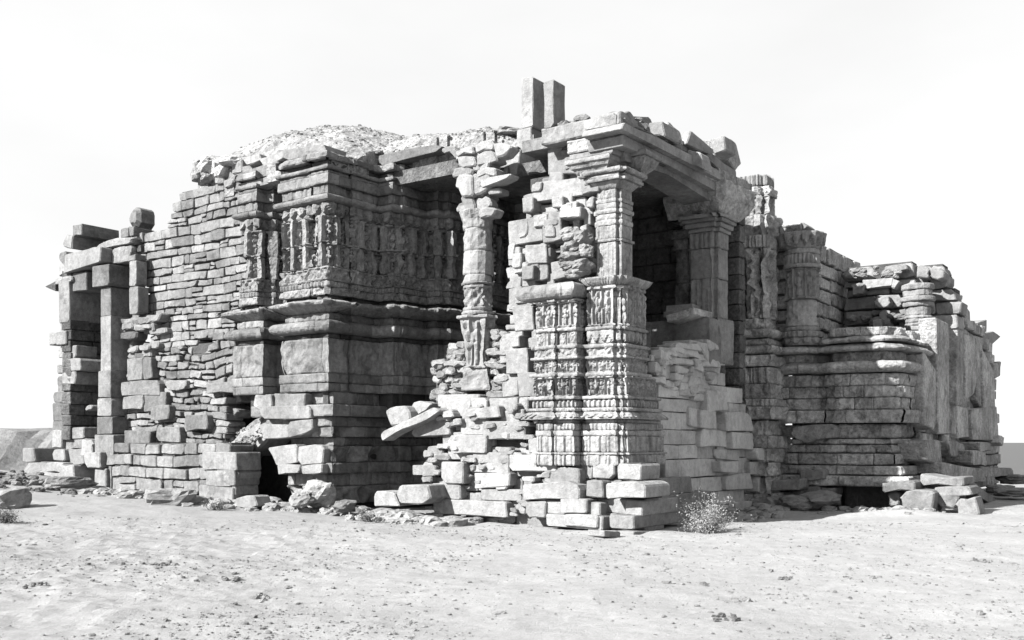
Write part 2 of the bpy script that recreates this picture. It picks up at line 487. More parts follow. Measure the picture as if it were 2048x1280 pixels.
class Heap:
    def __init__(s): s.V = []; s.F = []; s.n = 0
    def put(s, V, Fs):
        s.V.append(np.asarray(V)); s.F += [tuple(q + s.n for q in f) for f in Fs]; s.n += len(V)
    def build(s, name, mat, parent=None, kind='stuff'):
        return add(name, np.concatenate(s.V), s.F, mat, parent, kind=kind)

# ------------------------------------------------------------------ ground
def smooth(a, b, x): t = np.clip((x - a) / (b - a), 0, 1); return t * t * (3 - 2 * t)
def gz(x, y):
    x = np.asarray(x, float); y = np.asarray(y, float)
    z = .28 * smooth(-2, -10, x) * smooth(14, 22, y)
    z = z + .22 * np.exp(-(((x + 13.6) / 2.2) ** 2 + ((y - 26.0) / 2.6) ** 2)) * 2.2
    z = z + .10 * np.exp(-(((x - 7.8) / .9) ** 2 + ((y - 20.6) / .35) ** 2))
    near = smooth(60, 30, y)
    z = z + near * (.045 * fbm(x * .35, y * .35, None, 3) + .02 * fbm(x * 1.3 + 9, y * 1.3, None, 3))
    rough = smooth(.5, -4.5, x) * smooth(6, 9, y) * smooth(19, 15.5, y)
    z = z + .026 * (rough + .1) * np.clip(fbm(x * 2.6, y * 2.6, None, 4), -.6, 1.4) + .022 * (rough + .08) * np.clip(vn(x * 8, y * 8), .15, 1) + .0035 * near * vn(x * 17, y * 17)
    return z
ys = np.concatenate([np.linspace(1, 5, 20), 5 + 13 * np.linspace(0, 1, 330) ** 1.15, 18 + np.linspace(.05, 12, 120), 30 + 6000 * np.linspace(.03, 1, 60) ** 3])
ys = np.concatenate([[-200, -40, -8, -2], ys])
xs = np.concatenate([-6000 * np.linspace(1, .04, 25) ** 3 - 14, np.linspace(-14, 14, 420), 14 + 6000 * np.linspace(.04, 1, 25) ** 3])
GX, GY = np.meshgrid(xs, ys, indexing='ij')
GZ = gz(GX, GY)
nj = len(ys); i, j = np.meshgrid(np.arange(len(xs) - 1), np.arange(nj - 1), indexing='ij'); q = (i * nj + j).ravel()
gm = bpy.data.materials.new('sandy_ground'); gm.use_nodes = True
t_ = gm.node_tree; N = t_.nodes; L = t_.links; bs = N['Principled BSDF']; bs.inputs['Roughness'].default_value = .95; bs.inputs['Specular IOR Level'].default_value = .1
geo = N.new('ShaderNodeNewGeometry')
def nz(sc, det, rg=.6):
    n = N.new('ShaderNodeTexNoise'); n.inputs['Scale'].default_value = sc; n.inputs['Detail'].default_value = det; n.inputs['Roughness'].default_value = rg
    L.new(geo.outputs['Position'], n.inputs['Vector']); return n.outputs[0]
def mr(src, a, b, c, d):
    r = N.new('ShaderNodeMapRange'); r.inputs[1].default_value = a; r.inputs[2].default_value = b; r.inputs[3].default_value = c; r.inputs[4].default_value = d
    L.new(src, r.inputs[0]); return r.outputs[0]
def mt(op, a, b):
    q_ = N.new('ShaderNodeMath'); q_.operation = op
    for i_, v_ in enumerate((a, b)):
        if isinstance(v_, (int, float)): q_.inputs[i_].default_value = v_
        else: L.new(v_, q_.inputs[i_])
    return q_.outputs[0]
sp = N.new('ShaderNodeSeparateXYZ'); L.new(geo.outputs['Position'], sp.inputs[0])
g1, g2, g3 = nz(.35, 6), nz(5, 8, .75), nz(45, 6, .8)
val = mt('MULTIPLY', mr(g1, .3, .7, .86, 1.06), mr(g2, .3, .7, .84, 1.1))
val = mt('MULTIPLY', val, mr(g3, .3, .7, .8, 1.12))
val = mt('MULTIPLY', val, mr(sp.outputs[0], -6, 1, .84, 1.0))          # the trodden left part is stonier and darker
val = mt('MULTIPLY', val, .262)
far = mr(sp.outputs[1], 32, 45, 0, 1)
mx = N.new('ShaderNodeMix'); L.new(far, mx.inputs[0]); L.new(val, mx.inputs[2]); mx.inputs[3].default_value = .08
cc = N.new('ShaderNodeCombineColor')
for k in range(3): L.new(mx.outputs[0], cc.inputs[k])
L.new(cc.outputs[0], bs.inputs['Base Color'])
bp = N.new('ShaderNodeBump'); bp.inputs['Strength'].default_value = .8; bp.inputs['Distance'].default_value = .03
L.new(mt('ADD', g2, mt('MULTIPLY', g3, .5)), bp.inputs['Height']); L.new(bp.outputs[0], bs.inputs['Normal'])
g = add('ground', np.stack([GX, GY, GZ], 2).reshape(-1, 3), np.stack([q, q + nj, q + nj + 1, q + 1], 1), gm, kind='structure')
g['label'] = 'pale dusty sand ground strewn with pebbles in front of the ruin'

def vA(u, px):      # plan v of the point seen at column px on the plane u
    fr = A(u); return -fr.px(px, 800)[0]
def slab(parent, name, pts, z0, z1, mat):
    P = PXY(pts); n = len(P); V = [(x, y, z0) for x, y in P] + [(x, y, z1) for x, y in P]
    return add(name, V, [tuple(range(n)), tuple(range(2 * n - 1, n - 1, -1))] + [(i, n + i, n + (i + 1) % n, (i + 1) % n) for i in range(n)], mat, parent)
# ================================================================== THE TEMPLE
T = empty('ruined_temple', W(3, 5, 0))
tag(T, 'ruined carved sandstone temple with open porch, tumbled masonry and domed roof', 'temple')
def ZL(py, Y): return CAM_H + (HZ - py) / F * Y

# ---- left doorway ------------------------------------------------------------------------------
FL = A(-.5)
dj = empty('doorway_jamb', FL.w(*FL.px(150, 960), 0), T); dj['label'] = 'left jamb of stacked uneven blocks'
for (x0, y0, x1, y1, d, dep) in [
    (125, 558, 145, 645, .1, .9), (146, 545, 172, 582, .0, .5), (120, 640, 142, 668, .0, 1.0), (118, 555, 150, 566, .1, .7),
    (104, 666, 122, 690, .1, .5), (119, 664, 140, 690, .12, .6), (116, 692, 134, 716, .0, .7), (134, 690, 152, 716, .0, .6),
    (114, 730, 132, 746, .0, .4), (130, 718, 165, 742, .05, .6), (128, 743, 153, 768, .05, 1.1), (114, 752, 130, 772, -.02, .7),
    (113, 768, 140, 786, -.02, .8), (110, 784, 134, 806, .05, 1.1), (105, 806, 140, 842, .02, 1.3), (104, 840, 128, 862, .0, 1.2),
    (126, 855, 166, 878, .0, .6), (106, 860, 128, 896, .05, .8), (128, 876, 172, 898, -.05, .8), (164, 810, 177, 820, -.1, .3)]:
    blk(dj, 'stone_block', FL, (x0, y0, x1, y1), dep, d, M_GREY, ch=.035, jit=.02, tilt=.06)
wall(T, 'inner_wall', A(3.2), [(190, 560), (262, 540), (262, 930), (190, 930)], T=.5, ch=(.25, .4), sw=(.4, .8), kind='stone_block', mat=M_SHADE, label='shaded wall deep inside the left doorway')
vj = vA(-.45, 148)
wall(T, 'doorway_side_wall', B(vj), [(140, 545), (228, 520), (232, 860), (140, 880)], T=.4, ch=(.25, .4), sw=(.4, .8), kind='stone_block', mat=M_SHADE, label='shaded side of the left doorway')
slab(T, 'doorway_shade_slab', [(-.2, vj + .3), (-.2, vj - 2.6), (3.4, vj - 2.6), (3.4, vj + .3)], ZL(512, 26), ZL(500, 26), M_SHADE)  # slab added overhead to shade the doorway interior
dp = empty('doorway_pillar', FL.w(*FL.px(215, 990), 0), T)
dp['label'] = 'slim square pillar beside the left doorway'
for (x0, y0, x1, y1, d, dep) in [(193, 532, 226, 574, .12, .75), (203, 574, 223, 632, .02, .65), (203, 632, 223, 742, .02, .65), (200, 742, 225, 795, .05, .7), (199, 796, 227, 832, .06, .7), (197, 833, 228, 868, .05, .8), (193, 870, 230, 930, .05, .8), (198, 930, 222, 985, .0, .7)]:
    blk(dp, 'pillar_block', FL, (x0, y0, x1, y1), dep, d, M_GREY, ch=.02, jit=.012)
lt = empty('doorway_lintel', FL.w(*FL.px(180, 530), 0), T)
blk(lt, 'lintel_stone', FL, [(137, 548), (210, 526), (212, 494), (178, 500), (140, 512)], .5, .15, ch=.04, jit=.02)
blk(lt, 'lintel_stone', FL, [(120, 552), (146, 545), (146, 520), (122, 528)], .5, .05, M_RUB, ch=.05, jit=.03)
blk(lt, 'lintel_stone', FL, [(122, 505), (136, 502), (138, 540), (124, 520)], .35, .08, M_RUB, ch=.06, jit=.03)
blk(lt, 'roof_slab', FL, [(97, 575), (118, 563), (118, 583)], .7, .1, M_SHADE, ch=.02)
blk(lt, 'roof_block', A(-.3), [(133, 494), (150, 498), (152, 472), (140, 470), (133, 482)], .9, .1, M_GREY, ch=.05, jit=.03)
blk(lt, 'roof_block', A(-.3), (152, 450, 170, 472), 1.1, .1, M_GREY, ch=.03, jit=.02)
blk(lt, 'lintel_stone', FL, [(213, 526), (248, 520), (250, 500), (214, 497)], .5, -.15, M_GREY, ch=.03)
blk(lt, 'lintel_stone', FL, [(176, 500), (214, 494), (250, 485), (262, 470), (205, 478)], .6, -.12, M_RUB, ch=.06, jit=.04)
# slender strip of wall with the groove
wall(T, 'strip_wall', A(-.3), [(225, 478), (262, 452), (270, 468), (264, 508), (228, 505)], ch=(.2, .3), sw=(.25, .5), T=.6, mat=M_RUB, jit=.025, proud=.05)
gp = empty('groove_pilaster', FL.w(*FL.px(265, 620), 0), T)
for b_ in [(257, 510, 272, 522), (260, 522, 274, 572), (260, 574, 277, 628)]: blk(gp, 'pillar_block', FL, b_, .3, .02, M_GREY, ch=.02)

# ---- rubble wall -------------------------------------------------------------------------------
FR = A(-.12)
rwk = dict(T=.5, kind='rubble_stone', gap=.012, label=None)
wall(T, 'coursed_wall', FR, [(262, 636), (285, 600), (282, 520), (262, 505), (270, 462), (322, 458), (338, 446), (346, 410), (362, 386), (400, 374), (440, 352), (500, 330), (500, 420), (505, 590), (470, 640), (468, 664), (380, 690), (300, 700), (300, 640)],
     ch=(.15, .27), sw=(.18, .58), T=.5, proud=.022, jit=.024, chm=.02, kind='small_ashlar', mat=M_GREY, gap=.01, wob=.014, vary=.22, tilt=.05, label='tall wall of small coursed stones with a stepped broken top',
     holes=[[(284, 560), (292, 560), (292, 640), (280, 640)]])
wall(T, 'rubble_wall', A(-.16), [(246, 990), (248, 880), (255, 800), (252, 742), (262, 690), (298, 700), (380, 690), (468, 664), (468, 752), (500, 762), (470, 800), (450, 860), (440, 1000)],
     ch=(.15, .25), sw=(.16, .55), T=.5, proud=.04, jit=.035, chm=.028, kind='rubble_stone', mat=M_GREY, gap=.014, wob=.05, vary=.3, tilt=.1,
     holes=[[(358, 700), (372, 698), (372, 716), (360, 716)], [(450, 780), (470, 770), (490, 800), (455, 850)]], label='lower wall patched with uneven rubble stones')
lw = empty('eroded_ledge', FR.w(*FR.px(285, 720), 0), T)
for k in range(26):
    x = U(250, 315); y = U(632, 712) if k % 2 else U(635, 660)
    w_, h_ = U(8, 18), U(4, 8)
    blk(lw, 'rubble_stone', A(-.35 + U(-.05, .15)), (x - w_, y - h_, x + w_, y + h_), .4, 0, M_GREY, ch=.06, jit=.03, tilt=.3)
for (x0, y0, x1, y1) in [(254, 716, 286, 760), (287, 714, 304, 758), (248, 762, 320, 792), (248, 792, 290, 820), (290, 786, 332, 822), (250, 862, 305, 888), (312, 856, 360, 884), (305, 812, 340, 840), (372, 830, 418, 860), (332, 760, 372, 780), (415, 766, 470, 786)]:
    blk(lw, 'stone_block', A(-.3), (x0, y0, x1, y1), .4, U(0, .06), M_GREY, ch=.03, jit=.03, tilt=.05)
# outer casing low courses
FB = A(-.85)
lc = wall(T, 'low_casing_wall', FB, [(218, 996), (222, 930), (228, 886), (440, 888), (472, 905), (478, 940), (472, 975), (470, 1004), (440, 1014), (400, 1008), (330, 1000), (240, 1010)],
     ch=(.26, .36), sw=(.3, .75), T=.65, proud=.03, jit=.02, chm=.03, kind='foundation_block', mat=M_GREY, gap=.02, wob=.02, vary=.1)
for b_ in [(408, 905, 477, 940), (415, 940, 464, 972), (448, 938, 474, 972), (402, 972, 470, 1006), (398, 1006, 468, 1034)]:
    blk(lc, 'foundation_block', FB, b_, .7, .06, M_GREY, ch=.03, jit=.02)
jb = empty('jamb_foot', FL.w(*FL.px(150, 980), 0), T)
for (x0, y0, x1, y1, d, dep) in [(60, 897, 82, 925, .2, 1.4), (116, 898, 138, 922, .15, 1.0), (114, 924, 146, 944, .3, .6), (138, 898, 168, 930, .0, .6), (168, 880, 192, 912, .1, .5), (168, 912, 182, 928, .2, .4), (148, 930, 175, 970, .4, .9), (182, 905, 215, 935, .2, .6), (196, 935, 220, 980, .1, .5), (100, 944, 150, 966, .3, .7), (86, 925, 116, 945, .1, .6)]:
    blk(jb, 'foundation_block', FL, (x0, y0, x1, y1), dep, d, ch=.04, jit=.03, tilt=.06)
wall(jb, 'stone_block', FL, [(95, 985), (100, 890), (170, 870), (250, 880), (245, 990)], T=.5, ch=(.2, .3), sw=(.3, .5), mat=M_RUB, jit=.03, core=False) if False else None

# ---- corner buttress and the stepped wall of the recess ----------------------------------------
cu = -.55
vl, vr = vA(-.35, 514), vA(-.5, 565)
cb = [(.3, vA(-.35, 484)), (-.35, vA(-.35, 484)), (-.35, vl), (-.05, vl), (-.05, vl - .22), (.2, vl - .22), (.2, vr), (-.5, vr),
      (-.5, vA(-.5, 622)), (-.36, vA(-.5, 622)), (-.36, vA(-.5, 622) - .13), (cu, vA(-.5, 622) - .13), (cu, 6.67)]
cB = [(cu, 6.67), (.0, 6.67), (.0, 6.76), (.12, 6.76), (.12, 6.62), (.95, 6.62), (.95, 6.2), (1.15, 6.2), (1.15, 6.1), (1.95, 6.1), (1.95, 5.75), (2.15, 5.75), (2.15, 5.6), (3.1, 5.6), (3.1, 5.1), (4.0, 5.1), (4.0, 3.0)]
full = cb + cB[1:]
lower = [(.3, vA(-.4, 466)), (-.4, vA(-.4, 466)), (-.4, vA(-.4, 526)), (.05, vA(-.4, 526)), (.05, vA(-.55, 560)), (-.55, vA(-.55, 560)), (-.55, 6.66)] + cB[1:]
Y0 = 21.0
bt = empty('corner_buttress', W(0, 7.5, 2), T); bt['label'] = 'tall buttress with carved figures and stepped recess wall'
coreprism(bt, 'core', full, 2.1, 7.6, .14, [(5.2, 3.0), (5.2, 9.5), (1.0, 9.5)], M_CORE)
def bc(p, y1, y0, prof, rel=None, **k):
    k.setdefault('wear', .014); k.setdefault('mat', M_GREY)
    carved(bt, 'carved_course' if rel else 'moulding_course', p, ZL(y0, Y0) + .004, ZL(y1, Y0) - .004, prof, rel, seed=y0, **k)
bc(full, 304, 318, .16, wear=.02, big=.06, chip=.03)
bc(full, 318, 330, .0, wear=.01, mat=M_CORE)  # dark colour paints the shadow line under the eave
bc(full, 330, 338, .11); bc(full, 338, 346, .04); bc(full, 346, 366, .07)
bc(full, 366, 386, .0, rel_ribs(.9, .02)); bc(full, 386, 402, TORUS(.05, .11), big=.03)
bc(full, 402, 428, .01, rel_leaf(.26, .07), wear=.02, mat=M_CARG, joints=(.45, .8), big=.05)
bc(full, 428, 484, -.04, rel_pilas(.42, .13, 3), wear=.02, mat=M_CARG, joints=(.45, .8), big=.03, jo=.004); bc(full, 484, 532, -.04, rel_pilas(.42, .12, 9), wear=.02, mat=M_CARG, joints=(.45, .8), big=.03)
bc(full, 532, 560, .05, rel_scroll(.2, .04), wear=.02, mat=M_CARG, big=.06)
bc(full, 560, 572, .03, rel_dentil(.09, .02)); bc(full, 572, 588, .05, rel_lumps(.03, 9), big=.05, mat=M_CARG)
bc(full, 588, 598, -.06, mat=M_CORE)  # groove coloured dark to stand for the shade in it
bc(lower, 598, 622, [(0, -.04), (.3, .12), (.55, .27), (.75, .32), (1, .2)], rel_lumps(.035, 6), wear=.03, big=.1, mat=M_CARG)
bc(lower, 622, 638, -.08, wear=.02)
bc(lower, 638, 664, TORUS(.0, .17), wear=.02, big=.08, joints=(.7, 1.4))
bc(lower, 664, 674, -.06, mat=M_CORE)  # shade under the torus put in as dark colour
bc(lower, 674, 745, .0, None, wear=.02, joints=(.8, 1.3), big=.05)
bc(lower, 745, 764, .02, wear=.012); bc(lower, 764, 782, .0, wear=.012)
# below the dado the corner is undercut
low2 = [(.2, vA(-.3, 528)), (-.35, vA(-.35, 528)), (-.35, 6.72), (1.4, 6.72), (1.4, 6.4), (2.6, 6.4), (2.6, 6.0), (4.0, 6.0)]
low3 = [(.6, vA(-.3, 562)), (-.3, vA(-.3, 562))] + low2[2:]
coreprism(bt, 'core', low2, 1.95, 2.6, .34, [(5.2, 6.0), (5.2, 9.5), (1.0, 9.5)], M_CORE); coreprism(bt, 'core', low3, -.1, 1.96, .34, [(5.2, 6.0), (5.2, 8.3), (1.0, 8.3)], M_CORE)
def bl(y1, y0, off, **k):
    k.setdefault('wear', .012); k.setdefault('joints', (.5, .95))
    carved(bt, 'stone_block', low2 if y0 < 874 else low3, ZL(y0, Y0) + .004, ZL(y1, Y0) - .004, off, None, mat=k.pop('mat', M_GREY), seed=y0, **k)
bl(782, 808, .02); bl(808, 832, .22, joints=(1.2, 1.8)); bl(832, 852, .1, big=.1); bl(852, 874, .06, big=.15)
bl(874, 892, -.15, mat=M_RUB); bl(892, 926, -.05, big=.15, mat=M_RUB); bl(926, 948, .04, big=.1, joints=(.7, 1.2)); bl(948, 975, -.12, mat=M_RUB); bl(975, 1012, -.08, mat=M_RUB, big=.2)
for (p_, d_) in [([(527, 790), (560, 792), (562, 815), (535, 820), (524, 812)], .25), ([(562, 788), (626, 790), (626, 818), (562, 815)], .22), ([(536, 815), (640, 812), (640, 838), (545, 840)], .28),
                 ([(534, 848), (590, 848), (590, 874), (540, 878)], .2), ([(592, 846), (640, 838), (642, 858), (620, 872), (592, 876)], .24), ([(545, 895), (600, 888), (602, 925), (560, 930)], .12), ([(602, 892), (655, 890), (652, 925), (604, 930)], .1),
                 ([(566, 930), (615, 930), (615, 945), (568, 948)], .2), ([(618, 930), (660, 928), (658, 946), (620, 948)], .22)]:
    blk(bt, 'stone_block', A(-.35), p_, .5, d_, M_ASH, ch=.035, jit=.025, tilt=.05)
# broken masonry in the breach left of the corner
br = empty('breach_masonry', A(.2).w(*A(.2).px(480, 850), 0), T); br['label'] = 'broken breach of tilted stones left of the buttress'
coreprism(br, 'core', [(1.6, 12.6), (1.1, 12.5), (1.1, 8.0), (1.5, 7.9)], -.1, 2.9, .0, [(2.0, 8.0), (2.0, 12.6)], M_CORE)
for (p_, u_, d_) in [([(416, 776), (470, 766), (478, 780), (440, 788), (420, 792)], .0, .5), ([(430, 790), (468, 786), (478, 800), (450, 812), (430, 806)], .1, .5), ([(436, 818), (462, 808), (482, 822), (470, 836), (440, 830)], .1, .5),
                     ([(420, 832), (448, 832), (455, 846), (436, 856), (420, 848)], -.05, .5), ([(420, 850), (450, 852), (456, 868), (432, 872)], -.1, .5)]:
    blk(br, 'fallen_block', A(u_), p_, d_, .05, M_RUB, ch=.06, jit=.03, tilt=.3)
SL = [(405, 925), (440, 895), (470, 868), (505, 845), (540, 826), (552, 850), (530, 885), (500, 905), (470, 915)]
for q_, du in ((SL, .15), ([(x_ - 8, y_ + 10) for x_, y_ in SL[:6]] + [(520, 900), (470, 915)], -.02)):
    V, Fs = prism(A(du), A(du).poly(q_), 0, .7, ch=.1, jit=.06, tilt=.2); add('rubble_fill', V, Fs, M_ASH, br)
for k in range(230):
    t = U(0, 1); x = 405 + 140 * t; top = 915 - 88 * t; dy = U(-4, 36)
    fr = A(.1 - dy * .008 + U(-.03, .05)); s_, z_ = fr.px(x, top + dy); p = fr.w(s_, z_, 0); r = U(.025, .07)
    V, Fs = rock_mesh(p[0], p[1], p[2], r * 1.3, r, r * U(.6, .9), k + 40, 1, U(0, 3)); add('rubble_stone', V, Fs, M_ASH, br)

# eave slab and roof over the recess
rf = empty('recess_roof', W(2.5, 4.5, 7), T)
blk(rf, 'eave_slab', A(.9), [(757, 312), (800, 300), (868, 289), (885, 293), (872, 303), (765, 331), (755, 326)], .8, 0, M_GREY, ch=.02, jit=.008)
blk(rf, 'roof_block', A(.6), [(882, 297), (905, 290), (916, 302), (912, 318), (900, 305), (884, 306)], .5, 0, M_RUB, ch=.04)
slab(rf, 'roof_slab', [(1.0, 6.9), (1.0, 2.9), (4.4, 2.9), (4.4, 6.9)], 7.15, 7.45, M_SHADE)
slab(rf, 'roof_slab', [(.75, 3.55), (.75, -.05), (5.6, -.05), (5.6, 3.6)], 6.75, 7.0, M_SHADE)
wall(rf, 'inner_wall', B(2.9), [(1100, 390), (1420, 480), (1420, 760), (1100, 860)], T=.3, ch=(.3, .4), sw=(.5, .9), kind='stone_block', mat=M_SHADE)
wall(rf, 'inner_wall', A(4.6), [(880, 330), (1440, 330), (1440, 760), (880, 860)], T=.3, ch=(.3, .4), sw=(.5, .9), kind='stone_block', mat=M_SHADE)
wall(rf, 'inner_wall', A(5.3), [(1290, 380), (1480, 400), (1480, 770), (1290, 770)], T=.3, ch=(.3, .4), sw=(.5, .9), kind='stone_block', mat=M_SHADE) 
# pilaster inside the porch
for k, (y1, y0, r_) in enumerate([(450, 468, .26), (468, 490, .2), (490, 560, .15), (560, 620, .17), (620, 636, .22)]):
    carved(rf, 'inner_pilaster', redent(4.2, .75, r_), ZL(y0, 20.8), ZL(y1, 20.8), .0, rel_lumps(.02, 8), closed=True, mat=M_SHADE)

# ---- roof: earth and rubble with a low dome ------------------------------------------------------
nu, nv = 150, 220
uu = np.linspace(-.45, 9, nu); vv = np.linspace(2.6, 13.2, nv); UU, VV = np.meshgrid(uu, vv, indexing='ij')
def roofz(u, v):
    z = 7.62 + .0 * u
    d = np.sqrt((u - 3.4) ** 2 + (v - 10.0) ** 2); z = z + 1.85 * np.clip(1 - (d / 4.8) ** 2, 0, 1) ** 1.25
    d2 = np.sqrt(((u - 3.2) / 1.2) ** 2 + (v - 4.9) ** 2); z = z + .85 * np.clip(1 - (d2 / 2.4) ** 2, 0, 1)
    e = smooth(-.5, .6, u); z = 7.45 + (z - 7.45) * (.35 + .65 * e)
    return z + .06 * fbm(u * 1.6, v * 1.6, None, 3) + .03 * fbm(u * 6, v * 6, None, 3) 
ZZ = roofz(UU, VV)
P = np.stack([OX + SN * UU - CS * VV, OY + CS * UU + SN * VV, ZZ], 2)
edge_u = -.3 + .25 * fbm(vv * 1.3, vv * 0 + 3, None, 3)
def keep(u, v):
    if v < 6.6 and u < 1.15: return False
    if v > 11.6 + .5 * math.sin(u * 3) + .15 * u: return False
    if v > 8.7 and u < -.1: return False
    return True
vid = -np.ones((nu, nv), int); V, Fs = [], []
kp = np.array([[keep(a + .06 * math.sin(b * 5), b + .06 * math.sin(a * 5)) for b in vv] for a in uu])
idx = -np.ones((nu, nv), int); idx[kp] = np.arange(kp.sum())
V = P[kp]; nV = len(V)
Vb = V.copy(); Vb[:, 2] = 7.28
Fs = []
for a in range(nu - 1):
    for b in range(nv - 1):
        q4 = (idx[a, b], idx[a, b + 1], idx[a + 1, b + 1], idx[a + 1, b])
        if min(q4) >= 0:
            Fs.append(q4[::-1]); Fs.append(tuple(x + nV for x in q4))
from collections import Counter
ec = {}
for f in Fs[::2]:
    for k in range(4):
        e = (f[k], f[(k + 1) % 4]); ec[e] = 1
for (a, b) in list(ec):
    if (b, a) not in ec: Fs.append((b, a, a + nV, b + nV))
rd = add('roof_mound', np.concatenate([V, Vb]), Fs, M_EARTH, T); rd['label'] = 'low rubble dome and earth cover on the roof'
hp = Heap()
for k in range(2600):
    u, v = U(-.3, 7), U(3, 12)
    if not keep(u, v): continue
    p = W(u, v, float(roofz(u, v))); r = U(.015, .045) * (1 if U(0, 1) > .06 else 2.2)
    hp.put(*rock_mesh(p[0], p[1], p[2] - r * .3, r, r, r * .6, k, 1, U(0, 3)))
hp.build('roof_rubble', M_RUB, rd)
# overhanging clump of rubble concrete at the left end of the roof
oc = empty('overhanging_clump', W(.2, 11.6, 7), T); oc['label'] = 'dark lump of rubble concrete overhanging the wall'
for k, (x, y, rx, rz) in enumerate([(405, 345, .28, .25), (428, 338, .33, .25), (450, 345, .3, .3), (415, 360, .22, .14), (440, 328, .4, .16), (470, 325, .4, .16)]):
    fr = A(.05); s_, z_ = fr.px(x, y); p = fr.w(s_, z_, 0); V, Fs = rock_mesh(p[0], p[1], p[2], rx, .45, rz, k + 9, 3, .3); add('concrete_lump', V, Fs, M_OLD, oc)
for (x0, y0, x1, y1) in [(466, 322, 487, 348), (450, 358, 470, 374), (487, 330, 515, 345), (432, 352, 450, 368)]:
    blk(oc, 'stone_block', A(-.15), (x0, y0, x1, y1), .5, .05, M_RUB, ch=.04, jit=.02)
# wall-head stones under the roof edge left of the buttress
tw = empty('wall_head', A(-.2).w(*A(-.2).px(500, 330), 0), T)
for (p_) in [[(470, 372), (548, 352), (548, 368), (478, 388)], [(468, 350), (560, 318), (560, 345), (478, 366)], [(520, 318), (570, 300), (572, 318), (530, 332)], [(560, 300), (650, 290), (655, 302), (575, 322)], [(488, 318), (520, 306), (524, 322), (494, 332)]]:
    blk(tw, 'stone_block', A(-.3), p_, .8, .05, M_RUB, ch=.03, jit=.03)

# ---- gap column ----------------------------------------------------------------------------------
gc = empty('gap_column', W(.25, 3.3, 2.4), T); gc['label'] = 'slender carved column standing free before the dark recess'
gx, gy = W(.25, 3.3)[:2]; YG = float(gy)
gx = (956 - 1024) / F * YG
def col(parent, kind, cx, cy, Y, y1, y0, r, n=16, rel=None, k_=None, rot=0.0, **kw):
    kw.setdefault('mat', M_ASH)
    return carved(parent, kind, ring(cx, cy, r, n, rot), ZL(y0, Y) + .003, ZL(y1, Y) - .003, kw.pop('prof', 0.0), rel, closed=True, world=True, joints=None, depth=.1, seed=y0, **kw)
px_ = .00985
col(gc, 'column_drum', gx, gy, YG, 460, 505, .285, 12, rel_lumps(.02, 8)); col(gc, 'column_drum', gx, gy, YG, 505, 552, .29, 12, rel_lumps(.012, 5)); col(gc, 'column_drum', gx, gy, YG, 552, 568, .30, 12)
col(gc, 'column_ring', gx, gy, YG, 566, 572, .32, 20); col(gc, 'carved_drum', gx, gy, YG, 572, 624, .295, 8, rel_scroll(.2, .04), rot=.35)
col(gc, 'column_ring', gx, gy, YG, 624, 632, .34, 20, rel_dentil(.04, .01))
col(gc, 'capital', gx, gy, YG, 424, 462, .28, 16, rel_lumps(.03, 7), prof=[(0, .0), (.5, .03), (1, .1)])
col(gc, 'figure_drum', gx, gy, YG, 632, 738, .215, 10, rel_figures(.19, .08, 5), prof=[(0, .03), (.2, .0), (.6, .05), (.85, .12), (1, .11)], wear=.02, rot=.6)
col(gc, 'pedestal', gx, gy, YG, 736, 782, .26, 4, None, rot=-.96 + .785 * 2, prof=[(0, .1), (.6, .06), (1, .04)], wear=.03)
FG = A(.1)
for (p_, u_, d_) in [([(918, 352), (950, 348), (954, 392), (930, 394), (916, 372)], .05, .6), ([(952, 348), (984, 346), (988, 372), (972, 392), (954, 392)], .1, .5), ([(926, 394), (952, 394), (956, 424), (934, 424)], .12, .5), ([(954, 396), (980, 396), (990, 412), (978, 426), (958, 424)], .16, .4),
                     ([(918, 318), (954, 312), (956, 334), (926, 342)], .1, .6), ([(956, 310), (990, 302), (1000, 322), (960, 334)], .12, .6), ([(956, 340), (996, 336), (1000, 352), (958, 356)], .08, .5), ([(960, 360), (1030, 350), (1026, 360), (962, 376)], .05, .5),
                     ([(918, 302), (950, 292), (954, 306), (920, 316)], .15, .5), ([(952, 290), (985, 282), (1000, 290), (990, 300), (955, 306)], .1, .6), ([(990, 290), (1010, 284), (1030, 296), (1012, 318), (1000, 316)], .0, .5)]:
    blk(gc, 'bracket_block', A(u_), p_, d_ * .55, .1, M_ASH, ch=.05, jit=.03, tilt=.08)
blk(gc, 'plinth_block', A(.0), (883, 790, 965, 814), .7, .12, M_ASH, ch=.04, jit=.02)
for k in range(26):
    x = U(920, 990); y = U(300, 425); w_, h_ = U(8, 18), U(5, 10)
    blk(gc, 'rubble_stone', A(U(.0, .2)), (x - w_, y - h_, x + w_, y + h_), .3, 0, M_ASH, ch=.05, jit=.03, tilt=.3)
# rubble packed at both sides of the column foot
cr = empty('column_foot_rubble', W(.3, 3.4, 2.2), T)
for k in range(120):
    x, y = (U(868, 930), U(688, 800)) if k % 5 < 3 else (U(975, 1012), U(665, 800))
    if x < 900 and y < 720: continue
    w_, h_ = U(8, 17), U(5, 8)
    blk(cr, 'rubble_stone', A(U(.05, .3)), (x - w_, y - h_, x + w_, y + h_), .35, 0, M_RUB, ch=.07, jit=.03, tilt=.35)
coreprism(cr, 'core', [(.5, 4.6), (.45, 4.5), (.45, 2.6), (.5, 2.5)], .5, 3.2, 0, [(1.6, 2.5), (1.6, 4.6)], M_CORE)

